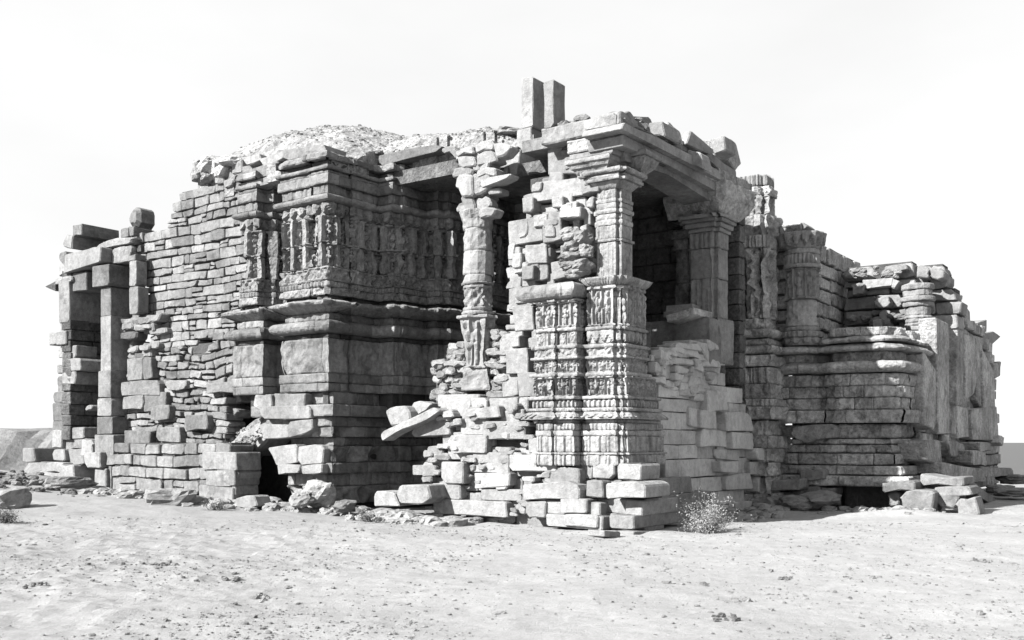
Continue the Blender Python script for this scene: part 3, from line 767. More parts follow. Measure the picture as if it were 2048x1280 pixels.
# ---- porch front mass ------------------------------------------------------------------------------
FP = A(.35)
pf = wall(T, 'porch_wall', FP, [(1052, 372), (1098, 345), (1094, 290), (1125, 275), (1200, 262), (1205, 560), (1180, 700), (1180, 860), (1040, 860), (990, 760), (1005, 700), (1018, 640), (1014, 580), (1020, 520), (1016, 470), (1030, 440), (1050, 430), (1048, 395)],
     ch=(.2, .32), sw=(.2, .5), T=.6, proud=.07, jit=.025, chm=.03, kind='porch_block', gap=.016, vary=.2, tilt=.04, label='blocky side wall of the porch, deeply stepped')
for (p_, u_, d_) in [([(1095, 305), (1195, 290), (1198, 345), (1095, 350)], .25, .5), ([(1070, 365), (1160, 355), (1190, 350), (1195, 385), (1060, 405)], .2, .6), ([(1016, 444), (1083, 430), (1086, 480), (1018, 492)], .15, .6),
                     ([(1083, 425), (1120, 420), (1122, 478), (1085, 488)], .12, .5), ([(1112, 388), (1145, 384), (1145, 425), (1112, 430)], .2, .4), ([(1016, 495), (1040, 492), (1040, 530), (1016, 532)], .1, .7), ([(1050, 490), (1092, 488), (1094, 525), (1052, 528)], .1, .5),
                     ([(1018, 532), (1070, 530), (1070, 572), (1020, 576)], .15, .6), ([(1018, 578), (1040, 572), (1068, 606), (1048, 622), (1018, 620)], .1, .5), ([(1022, 612), (1065, 612), (1068, 660), (1030, 662)], .05, .5),
                     ([(998, 670), (1032, 664), (1034, 720), (1000, 728)], .1, .6), ([(1010, 700), (1055, 695), (1056, 745), (1012, 748)], .0, .6), ([(1035, 745), (1075, 745), (1072, 800), (1038, 802)], -.02, .5), ([(1002, 748), (1036, 750), (1036, 790), (1004, 795)], .1, .6), ([(1125, 283), (1178, 270), (1180, 284), (1128, 298)], .3, .5), ([(1094, 300), (1125, 290), (1125, 300), (1096, 318)], .25, .5), ([(1160, 360), (1200, 352), (1198, 382), (1162, 388)], .1, .45), ([(1168, 425), (1180, 422), (1182, 448), (1168, 448)], .2, .3), ([(1100, 525), (1130, 520), (1132, 555), (1104, 560)], .12, .4), ([(1060, 528), (1095, 525), (1096, 558), (1064, 562)], .15, .4)]:
    blk(pf, 'porch_block', A(u_), p_, d_ + .2, .0, M_ASH, ch=.025, jit=.012, tilt=.02)
for k in range(75):
    x = U(1022, 1192); y = U(360, 690); w_, h_ = U(6, 15), U(7, 17)
    if (x < 1055 and y < 440) or (x > 1120 and y > 545): continue
    blk(pf, 'porch_block', A(U(.0, .28)), (x - w_, y - h_, x + w_, y + h_), .35, 0, M_ASH if k % 3 else M_CAR, ch=.03, jit=.015, tilt=.08)
# small battered capital fragment on the left pier
bf = empty('battered_fragment', A(-.1).w(*A(-.1).px(1153, 540), 0), T)
for (x, y, rx, rz) in [(1142, 470, .16, .12), (1160, 478, .18, .15), (1148, 496, .2, .13), (1166, 500, .12, .14), (1150, 516, .24, .09), (1140, 530, .14, .1), (1160, 532, .2, .12), (1154, 548, .18, .09)]:
    fr = A(-.02); s_, z_ = fr.px(x, y); p = fr.w(s_, z_, 0); V, Fs = rock_mesh(p[0], p[1], p[2], rx, .22, rz, x, 3, .6, .45); add('eroded_moulding', V, Fs, M_CARG, bf)

# ---- carved pier pair at the corner of the porch ---------------------------------------------------
YP = 17.5
cp = empty('carved_pier', W(0, .5, 1), T); cp['label'] = 'sunlit pair of richly carved corner piers'
def P2(o=0.0, m=0.0, bl=.95):
    return [(.5, 1.62 + m), (-.22 - o, 1.62 + m), (-.22 - o, 1.28), (-.28 - o, 1.28), (-.28 - o, 1.2), (-.22 - o, 1.2), (-.22 - o, .78), (.12 - o, .78), (.12 - o, .64), (.0 - o, .64), (.0 - o, .16 - o), (.09 - o, .16 - o), (.09 - o, .07 - o), (.16 - o, .07 - o), (.16 - o, -o), (bl, -o), (bl, .2 - o), (bl + .6, .3)]
pm = P2(); plow = P2(.08, .0, 1.2); pbase = P2(.12, -.14, 1.35)
pmain = [(.7, .66), (.0, .66), (.0, .16), (.09, .16), (.09, .07), (.16, .07), (.16, .0), (.95, .0), (.95, .6)]
pleft = [(.6, 1.62), (-.22, 1.62), (-.22, 1.28), (-.28, 1.28), (-.28, 1.2), (-.22, 1.2), (-.22, .78), (.5, .78)]
coreprism(cp, 'core', pbase, .9, 3.6, .14, [(2.0, 1.5)], M_CORE)
def cc_(path, y1, y0, prof, rel=None, **k):
    k.setdefault('wear', .008); k.setdefault('joints', (.5, .9)); k.setdefault('res', .022)
    carved(cp, 'carved_course', path, ZL(y0, YP) + .003, ZL(y1, YP) - .003, prof, rel, mat=M_CAR, seed=y0, **k)
cc_(pmain, 548, 566, [(0, .0), (.4, .06), (1, .12)], rel_dentil(.05, .01)); cc_(pmain, 566, 648, .0, rel_figures(.2, .075, 8), joints=None); cc_(pmain, 648, 656, .05)
cc_(pleft, 594, 648, .0, rel_figures(.24, .07, 4), joints=None); cc_(pleft, 648, 656, .04); cc_(pleft, 590, 595, .05)
cc_(pmain, 656, 684, .0, rel_leaf(.16, .03)); cc_(pleft, 656, 684, .0, rel_figures(.2, .03, 4))
cc_(pm, 684, 692, .07); cc_(pm, 692, 708, .04, rel_scroll(.13, .03)); cc_(pm, 708, 714, .08); cc_(pm, 714, 742, .03, rel_figures(.13, .06, 6)); cc_(pm, 742, 750, .1)
cc_(plow, 750, 790, .02, rel_figures(.17, .075, 7), big=.04); cc_(plow, 790, 797, .08); cc_(plow, 797, 814, .03, rel_dentil(.09, .03)); cc_(plow, 814, 822, .1, rel_dentil(.05, .01)); cc_(plow, 822, 838, [(0, .2), (.3, .18), (1, .08)], rel_leaf(.12, .03), big=.03)
cc_(pbase, 838, 846, .0); cc_(pbase, 846, 860, .03, rel_dentil(.08, .02)); cc_(pbase, 860, 872, .06); cc_(pbase, 872, 905, .04, rel_ribs(.36, .03)); cc_(pbase, 905, 910, .09); cc_(pbase, 910, 932, .06, rel_ribs(.36, .03))
# rounded cushion capital of the left pier
carved(cp, 'cushion_moulding', [(.5, 1.84), (-.28, 1.84), (-.28, .84), (.2, .84)], ZL(590, YP), ZL(556, YP), TORUS(.0, .14), rel_ribs(.5, .012), wear=.02, joints=(.25, .5), mat=M_ASH, res=.022)
coreprism(cp, 'core', pleft, 3.3, ZL(560, YP), .1, None, M_ASH); coreprism(cp, 'core', pmain, 3.3, ZL(550, YP), .1, None, M_ASH)
# shaft
cl = empty('corner_column', W(.48, .36, 3.7), T); cl['label'] = 'square fluted column at the porch corner'
sh = redent(.42, .36, .27, .3)
def cs_(y1, y0, prof, rel=None, path=None, **k):
    k.setdefault('wear', .005); k.setdefault('chip', .015)
    carved(cl, k.pop('kind', 'shaft_block'), path or sh, ZL(y0, YP) + .003, ZL(y1, YP) - .003, prof, rel, closed=True, joints=None, mat=M_CAR, res=.02, seed=y0, **k)
cs_(474, 548, .0, rel_ribs(.2, .012)); cs_(468, 474, .03); cs_(440, 468, .0, rel_ribs(.2, .01)); cs_(428, 440, .02); cs_(416, 428, .0); cs_(406, 416, .025); cs_(394, 406, .005); cs_(386, 394, .02); cs_(366, 386, .0, rel_figures(.13, .015, 3))
cs_(352, 366, [(0, .0), (1, .1)], kind='capital'); cs_(345, 352, .16, kind='capital'); cs_(338, 345, .13, kind='capital'); cs_(328, 338, .2, kind='capital', chip=.03)
# bracket, beam and entablature
en = empty('porch_entablature', W(1, .3, 6.2), T); en['label'] = 'stepped beams and brackets over the porch opening'
def bx(parent, kind, u0, u1, v0, v1, z0, z1, mat=M_ASH, **k):
    fr = A(u0); k.setdefault('ch', .015); k.setdefault('jit', .006)
    return stone(parent, kind, fr, [(-v1, z0), (-v0, z0), (-v0, z1), (-v1, z1)], 0, u1 - u0, mat, **k)
zt = lambda y: ZL(y, 17.6)
carved(en, 'bracket', [(.8, .95), (.06, .95), (.06, .30), (.8, .30)], zt(333), zt(304), [(0, -.02), (.3, .02), (.35, .06), (.65, .1), (.7, .14), (1, .14)], rel_ribs(.7, .006), mat=M_CAR, joints=None, wear=.006, res=.02)
coreprism(en, 'core', [(.8, .95), (.06, .95), (.06, .30), (.8, .30)], zt(333), zt(262), .03, None, M_ASH)
carved(en, 'beam_end', [(.9, 1.02), (-.04, 1.02), (-.04, .12), (.9, .12)], zt(304), zt(290), 0, None, mat=M_ASH, joints=None); carved(en, 'beam_end', [(.9, 1.05), (-.07, 1.05), (-.07, .1), (.9, .1)], zt(290), zt(264), 0, rel_scroll(.12, .012), mat=M_CAR, joints=None)
carved(en, 'cornice_slab', [(1.0, 1.6), (-.1, 1.6), (-.1, .02), (1.2, .02)], zt(262), zt(228), 0, None, mat=M_ASH, joints=None, wear=.02, chip=.03)
carved(en, 'bracket', [(.62, .6), (.62, -.12), (1.0, -.12), (1.0, .5)], zt(330), zt(298), [(0, -.1), (.5, .05), (.9, .1), (1, .1)], rel_scroll(.14, .012), mat=M_CAR, joints=None, wear=.006, res=.02)
carved(en, 'bracket', [(.5, .5), (.5, -.24), (1.12, -.24), (1.12, .5)], zt(298), zt(288), .02, None, mat=M_ASH, joints=None)
FBm = B(-.02)
blk(en, 'beam', B(.05), [(1248, 300), (1332, 330), (1436, 384), (1436, 412), (1330, 345), (1252, 322)], .6, 0, M_ASH, ch=.015, jit=.004)
blk(en, 'beam', B(-.1), [(1244, 268), (1440, 366), (1440, 386), (1330, 326), (1246, 292)], .7, 0, M_ASH, ch=.015, jit=.004)
blk(en, 'cornice_slab', B(-.22), [(1246, 246), (1300, 268), (1440, 342), (1444, 362), (1300, 286), (1244, 258)], .8, 0, M_ASH, ch=.03, jit=.02)
blk(en, 'beam', B(-.05), [(1440, 372), (1500, 408), (1500, 432), (1440, 400)], .6, 0, M_OLD, ch=.03, jit=.01)
# tumbled roof blocks of the porch
tb = empty('tumbled_roof_blocks', W(2, .5, 7), T); tb['label'] = 'row of dislodged roof blocks above the porch beam'
for (p_, f_, d_, m_) in [([(1168, 240), (1238, 222), (1242, 246), (1170, 262)], A(-.1), .8, M_ASH), ([(1240, 225), (1262, 222), (1275, 240), (1250, 246)], B(.0), .4, M_RUB), ([(1262, 228), (1300, 235), (1305, 252), (1268, 246)], B(.3), .4, M_RUB),
                         ([(1298, 244), (1322, 240), (1330, 272), (1302, 272)], A(1.4), .6, M_ASH), ([(1322, 268), (1336, 244), (1362, 262), (1372, 290), (1330, 284)], B(.0), .5, M_OLD), ([(1376, 290), (1382, 262), (1404, 276), (1432, 306), (1420, 312)], B(.0), .5, M_ASH),
                         ([(1420, 280), (1448, 270), (1450, 302), (1428, 306)], A(3.2), .5, M_ASH), ([(1446, 272), (1472, 284), (1484, 330), (1474, 340), (1448, 308)], B(-.1), .5, M_OLD), ([(1408, 318), (1422, 308), (1478, 342), (1478, 356), (1440, 342)], B(-.1), .6, M_ASH), ([(1372, 300), (1400, 306), (1410, 340), (1380, 330)], A(2.5), .4, M_ASH), ([(1340, 276), (1376, 284), (1380, 306), (1345, 298)], B(.1), .5, M_ASH), ([(1398, 336), (1480, 366), (1482, 384), (1410, 352)], B(-.15), .6, M_OLD), ([(1250, 236), (1290, 258), (1300, 270), (1256, 250)], B(-.1), .3, M_RUB), ([(1300, 262), (1330, 280), (1332, 290), (1302, 276)], B(-.12), .3, M_RUB)]:
    blk(tb, 'roof_block', f_, p_, d_, .0, m_, ch=.04, jit=.025, tilt=.1)
for k in range(60):
    u = U(.1, 3.4); v = U(.0, 1.6); p = W(u, v, 7.3 + .1 * U(-1, 1)); r = U(.08, .2)
    V, Fs = rock_mesh(p[0], p[1], p[2], r, r, r * .6, k + 300, 2, U(0, 3)); add('rubble_stone', V, Fs, M_RUB, tb)
slab(tb, 'roof_slab', [(.15, 2.2), (.15, .1), (4.3, .1), (4.3, 2.2)], 7.0, 7.22, M_RUB)
# upright jamb slabs above the roof
us = empty('upright_slabs', W(1.3, 2.0, 7), T); us['label'] = 'two tall upright slabs rising above the roof'
FU = A(1.1)
for (b_, dep) in [((1043, 154, 1066, 256), .75), ((1087, 160, 1107, 258), .42), ((1033, 256, 1063, 304), .9), ((1088, 256, 1110, 290), .5)]:
    blk(us, 'upright_slab', FU, b_, dep, 0, M_ASH, ch=.03, jit=.016)
blk(us, 'roof_block', A(.75), [(990, 330), (1012, 296), (1040, 300), (1034, 350), (1000, 352)], .9, 0, M_ASH, ch=.03)
blk(us, 'roof_block', A(1.0), [(1034, 300), (1095, 290), (1095, 352), (1034, 352)], 1.0, -.3, M_ASH, ch=.03)
for k, (x, y, rx, rz) in enumerate([(1140, 265, .35, .16), (1160, 258, .3, .14), (1015, 268, .3, .1)]):
    fr = A(1.5); s_, z_ = fr.px(x, y); p = fr.w(s_, z_, 0); V, Fs = rock_mesh(p[0], p[1], p[2], rx, .4, rz, k + 31, 3, .3); add('rubble_stone', V, Fs, M_RUB, us)

# ---- second column of the porch ----------------------------------------------------------------
c2 = empty('far_porch_column', W(4.4, .3, 3), T); c2['label'] = 'weathered second column of the porch under a broken capital'
Y2 = 21.2; X2 = (1432 - 1024) / F * Y2
s2 = redent(*[4.35, .28], .34, .3)
def c2_(y1, y0, prof, rel=None, **k):
    carved(c2, k.pop('kind', 'shaft_block'), s2, ZL(y0, Y2) + .003, ZL(y1, Y2) - .003, prof, rel, closed=True, joints=None, mat=M_ASH, seed=y0, wear=.012, **k)
c2_(560, 640, .0, rel_ribs(.25, .012)); c2_(500, 560, .0, rel_lumps(.012, 5)); c2_(468, 500, .02, rel_dentil(.1, .01)); c2_(460, 468, .06, kind='capital'); c2_(450, 460, .1, kind='capital'); c2_(442, 450, .14, kind='capital'); c2_(434, 442, .18, kind='capital', big=.1)
c2_(640, 730, .08, rel_ribs(.2, .03), big=.05)
carved(c2, 'bracket', [(4.0, 1.1), (3.95, -.1), (4.0, -.2), (5.2, -.25), (5.3, .5)], ZL(434, Y2), ZL(372, Y2), [(0, -.12), (.25, .0), (.5, .1), (1, .12)], rel_lumps(.03, 3), mat=M_OLD, joints=None, wear=.02)
coreprism(c2, 'core', [(4.0, 1.1), (3.95, -.1), (5.2, -.2), (5.3, .5)], ZL(434, Y2), ZL(345, Y2), .12, [(5.3, 1.1)], M_OLD)
carved(c2, 'cornice_slab', [(3.8, 1.1), (3.8, -.2), (5.5, -.25), (5.5, .5)], ZL(372, Y2), ZL(350, Y2), .0, rel_lumps(.04, 3), mat=M_OLD, joints=(.5, 1))
# seat slab and low wall inside the porch
st = empty('porch_seat', W(3, .6, 3), T)
blk(st, 'seat_slab', A(3.1), [(1330, 632), (1388, 614), (1388, 628), (1336, 644)], .9, 0, M_OLD, ch=.02); blk(st, 'seat_slab', B(.3), [(1385, 608), (1412, 614), (1412, 626), (1385, 620)], .6, 0, M_ASH, ch=.02); blk(st, 'seat_slab', B(.2), [(1380, 620), (1408, 628), (1408, 640), (1380, 632)], .6, 0, M_ASH, ch=.02)
blk(st, 'parapet_stone', A(3.6), (1290, 640, 1420, 735), .5, 0, M_ASH, ch=.02)
# ---- porch base, right side (B faces) ------------------------------------------------------------
FQ = B(.0)
pb = wall(T, 'porch_plinth', B(.02), [(1318, 838), (1312, 712), (1345, 700), (1380, 690), (1425, 688), (1436, 720), (1452, 760), (1480, 775), (1500, 850), (1500, 960), (1470, 1040), (1330, 1050), (1330, 932)],
     ch=(.26, .38), sw=(.5, 1.1), T=.6, proud=.015, jit=.01, chm=.02, kind='plinth_block', gap=.006, mat=M_LIFT, label='plain stepped plinth wall right of the carved piers', tilt=.012, vary=.1)
for (p_, v_, d_) in [([(1310, 714), (1345, 698), (1358, 720), (1330, 734)], -.05, .4), ([(1345, 700), (1395, 690), (1398, 712), (1360, 718)], -.05, .4), ([(1398, 686), (1432, 684), (1434, 728), (1416, 722)], -.08, .5), ([(1382, 750), (1412, 752), (1412, 782), (1386, 776)], -.1, .3), ([(1414, 782), (1455, 782), (1458, 820), (1416, 824)], -.15, .5), ([(1380, 816), (1404, 818), (1404, 854), (1380, 852)], -.05, .3),
                     ([(1404, 818), (1432, 822), (1432, 858), (1404, 856)], -.15, .4), ([(1402, 855), (1466, 862), (1464, 896), (1402, 892)], -.08, .5), ([(1452, 824), (1500, 826), (1508, 864), (1456, 862)], -.2, .5), ([(1464, 865), (1508, 868), (1510, 900), (1466, 896)], -.2, .5), ([(1432, 898), (1478, 900), (1478, 922), (1434, 918)], -.05, .4), ([(1442, 924), (1476, 924), (1478, 946), (1444, 946)], -.2, .4), ([(1452, 950), (1500, 946), (1508, 976), (1455, 980)], -.1, .5), ([(1518, 954), (1536, 954), (1536, 984), (1518, 984)], -.2, .4), ([(1502, 924), (1545, 922), (1550, 948), (1504, 950)], -.15, .5), ([(1516, 896), (1582, 898), (1582, 926), (1520, 920)], -.3, .6), ([(1476, 1002), (1524, 1002), (1524, 1024), (1496, 1028), (1476, 1018)], -.2, .6)]:
    blk(pb, 'plinth_block', B(v_), p_, d_ + .15, .0, M_LIFT, ch=.035, jit=.02, tilt=.04)
for k in range(90):
    x = U(1312, 1432); y = U(max(690, 700 + (1345 - x) * .6), 800 - (1432 - x) * .1); w_, h_ = U(8, 18), U(5, 10)
    if x < 1340 and y > 760: continue
    blk(pb, 'rubble_stone', B(U(-.12, .02)), (x - w_, y - h_, x + w_, y + h_), .35, 0, M_LIFT, ch=.06, jit=.03, tilt=.3)
# ---- porch base, front (A faces) -------------------------------------------------------------------
pp = wall(T, 'porch_base', A(-.15), [(868, 838), (885, 800), (960, 795), (1045, 800), (1100, 860), (1110, 930), (1280, 934), (1296, 1000), (1290, 1058), (1100, 1056), (990, 1040), (866, 1022), (872, 980), (845, 955), (842, 930), (858, 905), (890, 890)],
     ch=(.26, .34), sw=(.35, .9), T=.7, proud=.05, jit=.02, chm=.03, kind='base_block', gap=.016, tilt=.05, label='broken base courses of big pale blocks',
     holes=[[(926, 908), (946, 908), (946, 964), (926, 964)], [(1050, 838), (1080, 838), (1080, 878), (1052, 882)], [(880, 905), (898, 905), (898, 925), (880, 925)]])
for (p_, u_, d_) in [((862, 967, 921, 998), -.4, .6), ((881, 925, 926, 967), -.45, .5), ([(948, 946), (1020, 944), (1018, 972), (948, 978)], -.35, .7), ((945, 906, 1019, 946), -.3, .6), ((1044, 970, 1091, 1001), -.45, .5), ((1017, 910, 1113, 943), -.35, .7),
                     ([(823, 865), (836, 838), (895, 828), (900, 870), (826, 873)], -.25, .6), ([(933, 820), (995, 812), (1001, 834), (935, 838)], -.35, .5), ((898, 870, 972, 906), -.35, .5), ((921, 836, 979, 870), -.25, .5), ((965, 842, 1050, 878), -.3, .6),
                     ((854, 893, 886, 908), -.2, .5), ((871, 905, 898, 925), -.2, .5), ((843, 930, 871, 953), -.3, .5), ((962, 979, 1044, 1001), -.3, .6), ((866, 1001, 1013, 1032), -.42, .7), ((1051, 1003, 1091, 1035), -.5, .5), ((1056, 877, 1087, 906), -.3, .4), ((1087, 875, 1120, 906), -.28, .4),
                     ((1000, 820, 1040, 850), -.2, .5), ((1087, 935, 1158, 970), -.35, .6), ([(1044, 968), (1135, 962), (1160, 975), (1160, 998), (1044, 1000)], -.55, .7), ((1172, 962, 1206, 994), -.42, .5), ([(1210, 968), (1275, 962), (1292, 970), (1292, 996), (1210, 996)], -.62, .9),
                     ((1091, 1003, 1200, 1030), -.45, .6), ((1092, 1032, 1205, 1056), -.55, .8), ((1030, 1008, 1052, 1028), -.3, .4)]:
    blk(pp, 'base_block', A(u_), p_, d_, .0, M_ASH, ch=.035, jit=.016, tilt=.02)
for k in range(110):
    x = U(850, 1110); y = U(800, 1040); w_, h_ = U(5, 13), U(3, 7)
    if x < 880 and y < 900: continue
    blk(pp, 'chinking_stone', A(U(-.4, -.2)), (x - w_, y - h_, x + w_, y + h_), .25, 0, M_ASH, ch=.05, jit=.02, tilt=.3)
# corner footing: stepped steps with their right-hand faces in shade
bx(pp, 'base_block', -.02, 1.6, .1, 1.2, zt(1000) - .05, zt(932)); bx(pp, 'base_block', -.1, 2.1, -.08, 1.0, zt(962) - .35, zt(962) + .02)
def zg(y, Y=17.1): return CAM_H + (HZ - y) / F * Y
for (u0, u1, v0, v1, y1, y0) in [(-.55, 1.3, .35, .9, 1000, 1030), (-.35, 1.0, -.62, -.3, 1000, 1030), (-.2, 1.2, -.3, .38, 1001, 1030), (-.6, .5, .1, .8, 1031, 1056), (-.6, 1.4, -.6, -.12, 1030, 1056), (-.25, 1.4, -.4, .3, 1030, 1058), (.0, 2.4, -.25, .2, 962, 999), (.9, 3.2, -.3, .2, 999, 1035)]:
    bx(pp, 'base_block', u0, u1, v0, v1, zg(y0), zg(y1), ch=.035, jit=.015)
for (x, y, dx) in [(1225, 1067, 17), (1283, 1067, 16), (1377, 1068, 11)]:
    pass

# ---- carved pier right of the porch ----------------------------------------------------------------
rp = empty('weathered_pier', W(6.5, .2, 0), T); rp['label'] = 'tall weathered pier with honeycombed carving right of the porch'
YR = 23.0
rr = [(6.9, .75), (6.1, .7), (6.1, .2), (6.2, .2), (6.2, -.12), (6.3, -.12), (6.3, -.26), (6.9, -.26), (6.9, -.18), (7.3, -.18), (7.3, .6)]
rtop = [(6.9, .5), (6.5, .5), (6.5, -.02), (6.62, -.02), (6.62, -.14), (7.1, -.14), (7.1, .5)]
rlow = [(6.6, .75), (5.9, .75), (5.9, .1), (6.1, .1), (6.1, -.4), (7.3, -.4), (7.3, .4)]
coreprism(rp, 'core', rr, 1.0, ZL(500, YR), .2, None, M_CORE); coreprism(rp, 'core', rtop, 5, ZL(362, YR), .1, None, M_CORE)
def rc(p, y1, y0, prof, rel=None, **k):
    k.setdefault('wear', .03); k.setdefault('joints', (.4, .8)); k.setdefault('mat', M_OLD)
    carved(rp, 'carved_course', p, ZL(y0, YR) + .004, ZL(y1, YR) - .004, prof, rel, seed=y0, **k)
rc(rtop, 350, 372, .0, rel_ribs(.22, .04), wear=.01, mat=M_ASH, joints=None); rc(rtop, 374, 392, .05, rel_lumps(.05, 8)); rc(rtop, 392, 430, .0, rel_pilas(.3, .06), mat=M_CAR); rc(rtop, 430, 476, .1, rel_lumps(.09, 5), mat=M_CAR)
rc(rr, 476, 500, .0, rel_ribs(.25, .04), mat=M_CAR); rc(rr, 500, 640, -.05, rel_pilas(.5, .09), big=.15); rc(rr, 640, 662, .0, rel_lumps(.05, 6)); rc(rlow, 662, 680, TORUS(.0, .12), big=.1); rc(rlow, 682, 694, -.03); rc(rlow, 694, 712, TORUS(.02, .1), big=.1)
rc(rlow, 714, 736, .06, rel_lumps(.03, 7)); rc(rlow, 738, 770, .0, rel_dentil(.18, .03)); rc(rlow, 770, 800, .05, rel_lumps(.04, 6)); rc(rlow, 800, 815, .1, rel_dentil(.1, .02)); rc(rlow, 815, 840, .18, rel_lumps(.03, 6), big=.12)
rc(rlow, 842, 872, -.05, None); rc(rlow, 872, 896, .05, None); rc(rlow, 896, 924, .0, None, big=.1); rc(rlow, 924, 950, .1, None, big=.1); rc(rlow, 950, 985, .05, None, big=.1); rc(rlow, 985, 1020, .15, None, big=.1)
# ---- round pillar -------------------------------------------------------------------------------------
ro = empty('round_pillar', W(7.45, -.7, 3), T); ro['label'] = 'stout round pillar with leafy capital'
YO = 22.9; XO = (1606 - 1024) / F * YO; pr = YO / F
def rq(kind, y1, y0, hw, rel=None, **k):
    k.setdefault('wear', .02); col(ro, kind, XO, YO + .1, YO, y1, y0, hw * pr, 18, rel, **k)
rq('capital', 468, 500, 40, rel_leaf(.2, .07), prof=[(0, -.03), (.4, .0), (1, .04)]); rq('capital', 500, 510, 35, rel_lumps(.02, 6)); rq('capital', 510, 530, 33, rel_dentil(.1, .03)); rq('column_ring', 530, 538, 39)
rq('figure_drum', 538, 600, 32, rel_figures(.28, .07, 9)); rq('column_drum', 600, 655, 30, rel_lumps(.02, 5)); rq('column_ring', 655, 664, 35); rq('column_ring', 664, 676, 40, rel_dentil(.12, .02)); rq('carved_base', 676, 692, 35, rel_leaf(.25, .05))
blk(ro, 'cap_block', A(7.1), [(1562, 474), (1570, 458), (1604, 444), (1614, 452), (1600, 470)], .6, 0, M_ASH, ch=.03); blk(ro, 'cap_block', B(-.8), [(1600, 446), (1608, 444), (1634, 466), (1630, 472), (1604, 468)], .5, 0, M_OLD, ch=.03)
blk(ro, 'back_block', A(8.0), [(1556, 480), (1575, 475), (1575, 680), (1556, 680)], .6, 0, M_OLD, ch=.03)

# ---- bastion -------------------------------------------------------------------------------------------
ba = empty('bastion', W(8, -1.5, 0), T); ba['label'] = 'broad rounded bastion with deep rolled mouldings'
bp1 = [(7.6, .05)] + [(7.55 - .66 * math.sin(t_), -.62 + .62 * math.cos(t_)) for t_ in [.45, .8, 1.15, 1.5, 1.85, 2.2, 2.55]] + [(7.34, -1.24), (7.12, -1.38), (7.0, -1.6), (6.96, -1.95), (7.0, -2.25), (7.06, -2.28), (7.1, -2.6), (7.3, -2.85), (7.7, -2.95), (8.5, -2.98), (9.3, -2.95), (9.6, -2.4)]
bp2 = [(7.7, .1), (7.3, .0), (7.2, -.5), (7.2, -1.2), (7.25, -2.4), (7.4, -2.75), (8.0, -2.85), (9.2, -2.9), (10.5, -2.9), (11, -2.4)]
coreprism(ba, 'core', bp1, -.1, ZL(672, 22.5), .42, [(9.6, .1)], M_CORE)
YB = 22.3
def bb(p, y1, y0, prof, rel=None, kind='moulding_course', **k):
    k.setdefault('wear', .026); k.setdefault('joints', (.5, 1.1)); k.setdefault('mat', M_OLD); k.setdefault('jo', .012 if kind == 'moulding_course' else .04)
    carved(ba, kind, p, ZL(y0, YB) + .005, ZL(y1, YB) - .005, prof, rel, seed=y0, **k)
bb(bp1[8:], 654, 672, -.1, rel_dentil(.7, .03), big=.1); bb(bp1[8:], 672, 686, [(0, .12), (.4, .16), (1, -.05)], rel_lumps(.03, 4), big=.1)
bb(bp1, 688, 704, EAVE(.02, .26), None, big=.06, joints=(.9, 1.8)); bb(bp1, 704, 722, -.14, rel_lumps(.03, 6)); bb(bp1, 722, 746, TORUS(.02, .2), None, joints=(1.0, 2.0), big=.04)
for k, (y1, y0, o) in enumerate([(748, 772, .04), (772, 795, .02), (795, 820, .0)]): bb(bp1, y1, y0, o, rel_lumps(.012, 9), 'stone_block', joints=(.35, .8), wear=.03, jo=.025, chip=.03)
bb(bp1, 820, 846, .12, None, 'stone_block', joints=(.6, 1.3), big=.05)
for (y1, y0, o, ja, jb, jo_) in [(848, 876, -.02, .7, 1.3, .05), (877, 888, .06, .4, .9, .06), (889, 906, .0, .3, .6, .07), (907, 930, .1, .35, .9, .08), (931, 950, .2, .35, 1.1, .08), (951, 972, .34, .5, 1.1, .07)]:
    bb(bp2, y1, y0, o, None, 'stone_block', joints=(ja, jb), jo=jo_, wear=.035, chip=.04, big=.06)
bb(bp2, 972, 1030, -.45, None, 'stone_block', mat=M_RUB)
# footing stones to the right of the cavity
for (p_, u_, d_) in [([(1575, 974), (1640, 972), (1642, 996), (1578, 1000)], 6.85, .6), ([(1640, 974), (1672, 974), (1670, 990), (1642, 992)], 6.9, .6), ([(1530, 960), (1600, 958), (1602, 978), (1532, 982)], 6.3, .6), ([(1500, 1000), (1545, 996), (1550, 1020), (1504, 1024)], 5.6, .6), ([(1775, 985), (1802, 985), (1800, 1012), (1780, 1014)], 7.0, .6), ([(1866, 972), (1940, 975), (1944, 992), (1870, 990)], 7.0, .9), ([(1762, 966), (1830, 960), (1832, 980), (1766, 984)], 6.7, .8), ([(1800, 980), (1866, 980), (1864, 1024), (1804, 1026)], 6.6, .9), ([(1870, 985), (1920, 990), (1914, 1016), (1872, 1014)], 7.0, .7), ([(1912, 1000), (1950, 995), (1962, 1030), (1914, 1034)], 6.9, .6),
                     ([(1560, 985), (1600, 980), (1606, 1002), (1564, 1008)], 6.6, .6), ([(1530, 985), (1562, 985), (1560, 1010), (1534, 1012)], 6.2, .6), ([(1840, 950), (1926, 956), (1930, 972), (1842, 970)], 7.2, 1.0), ([(1600, 940), (1650, 938), (1650, 960), (1602, 962)], 6.7, .5)]:
    blk(ba, 'footing_block', A(u_), p_, d_, 0, M_GREY, ch=.05, jit=.03, tilt=.06)

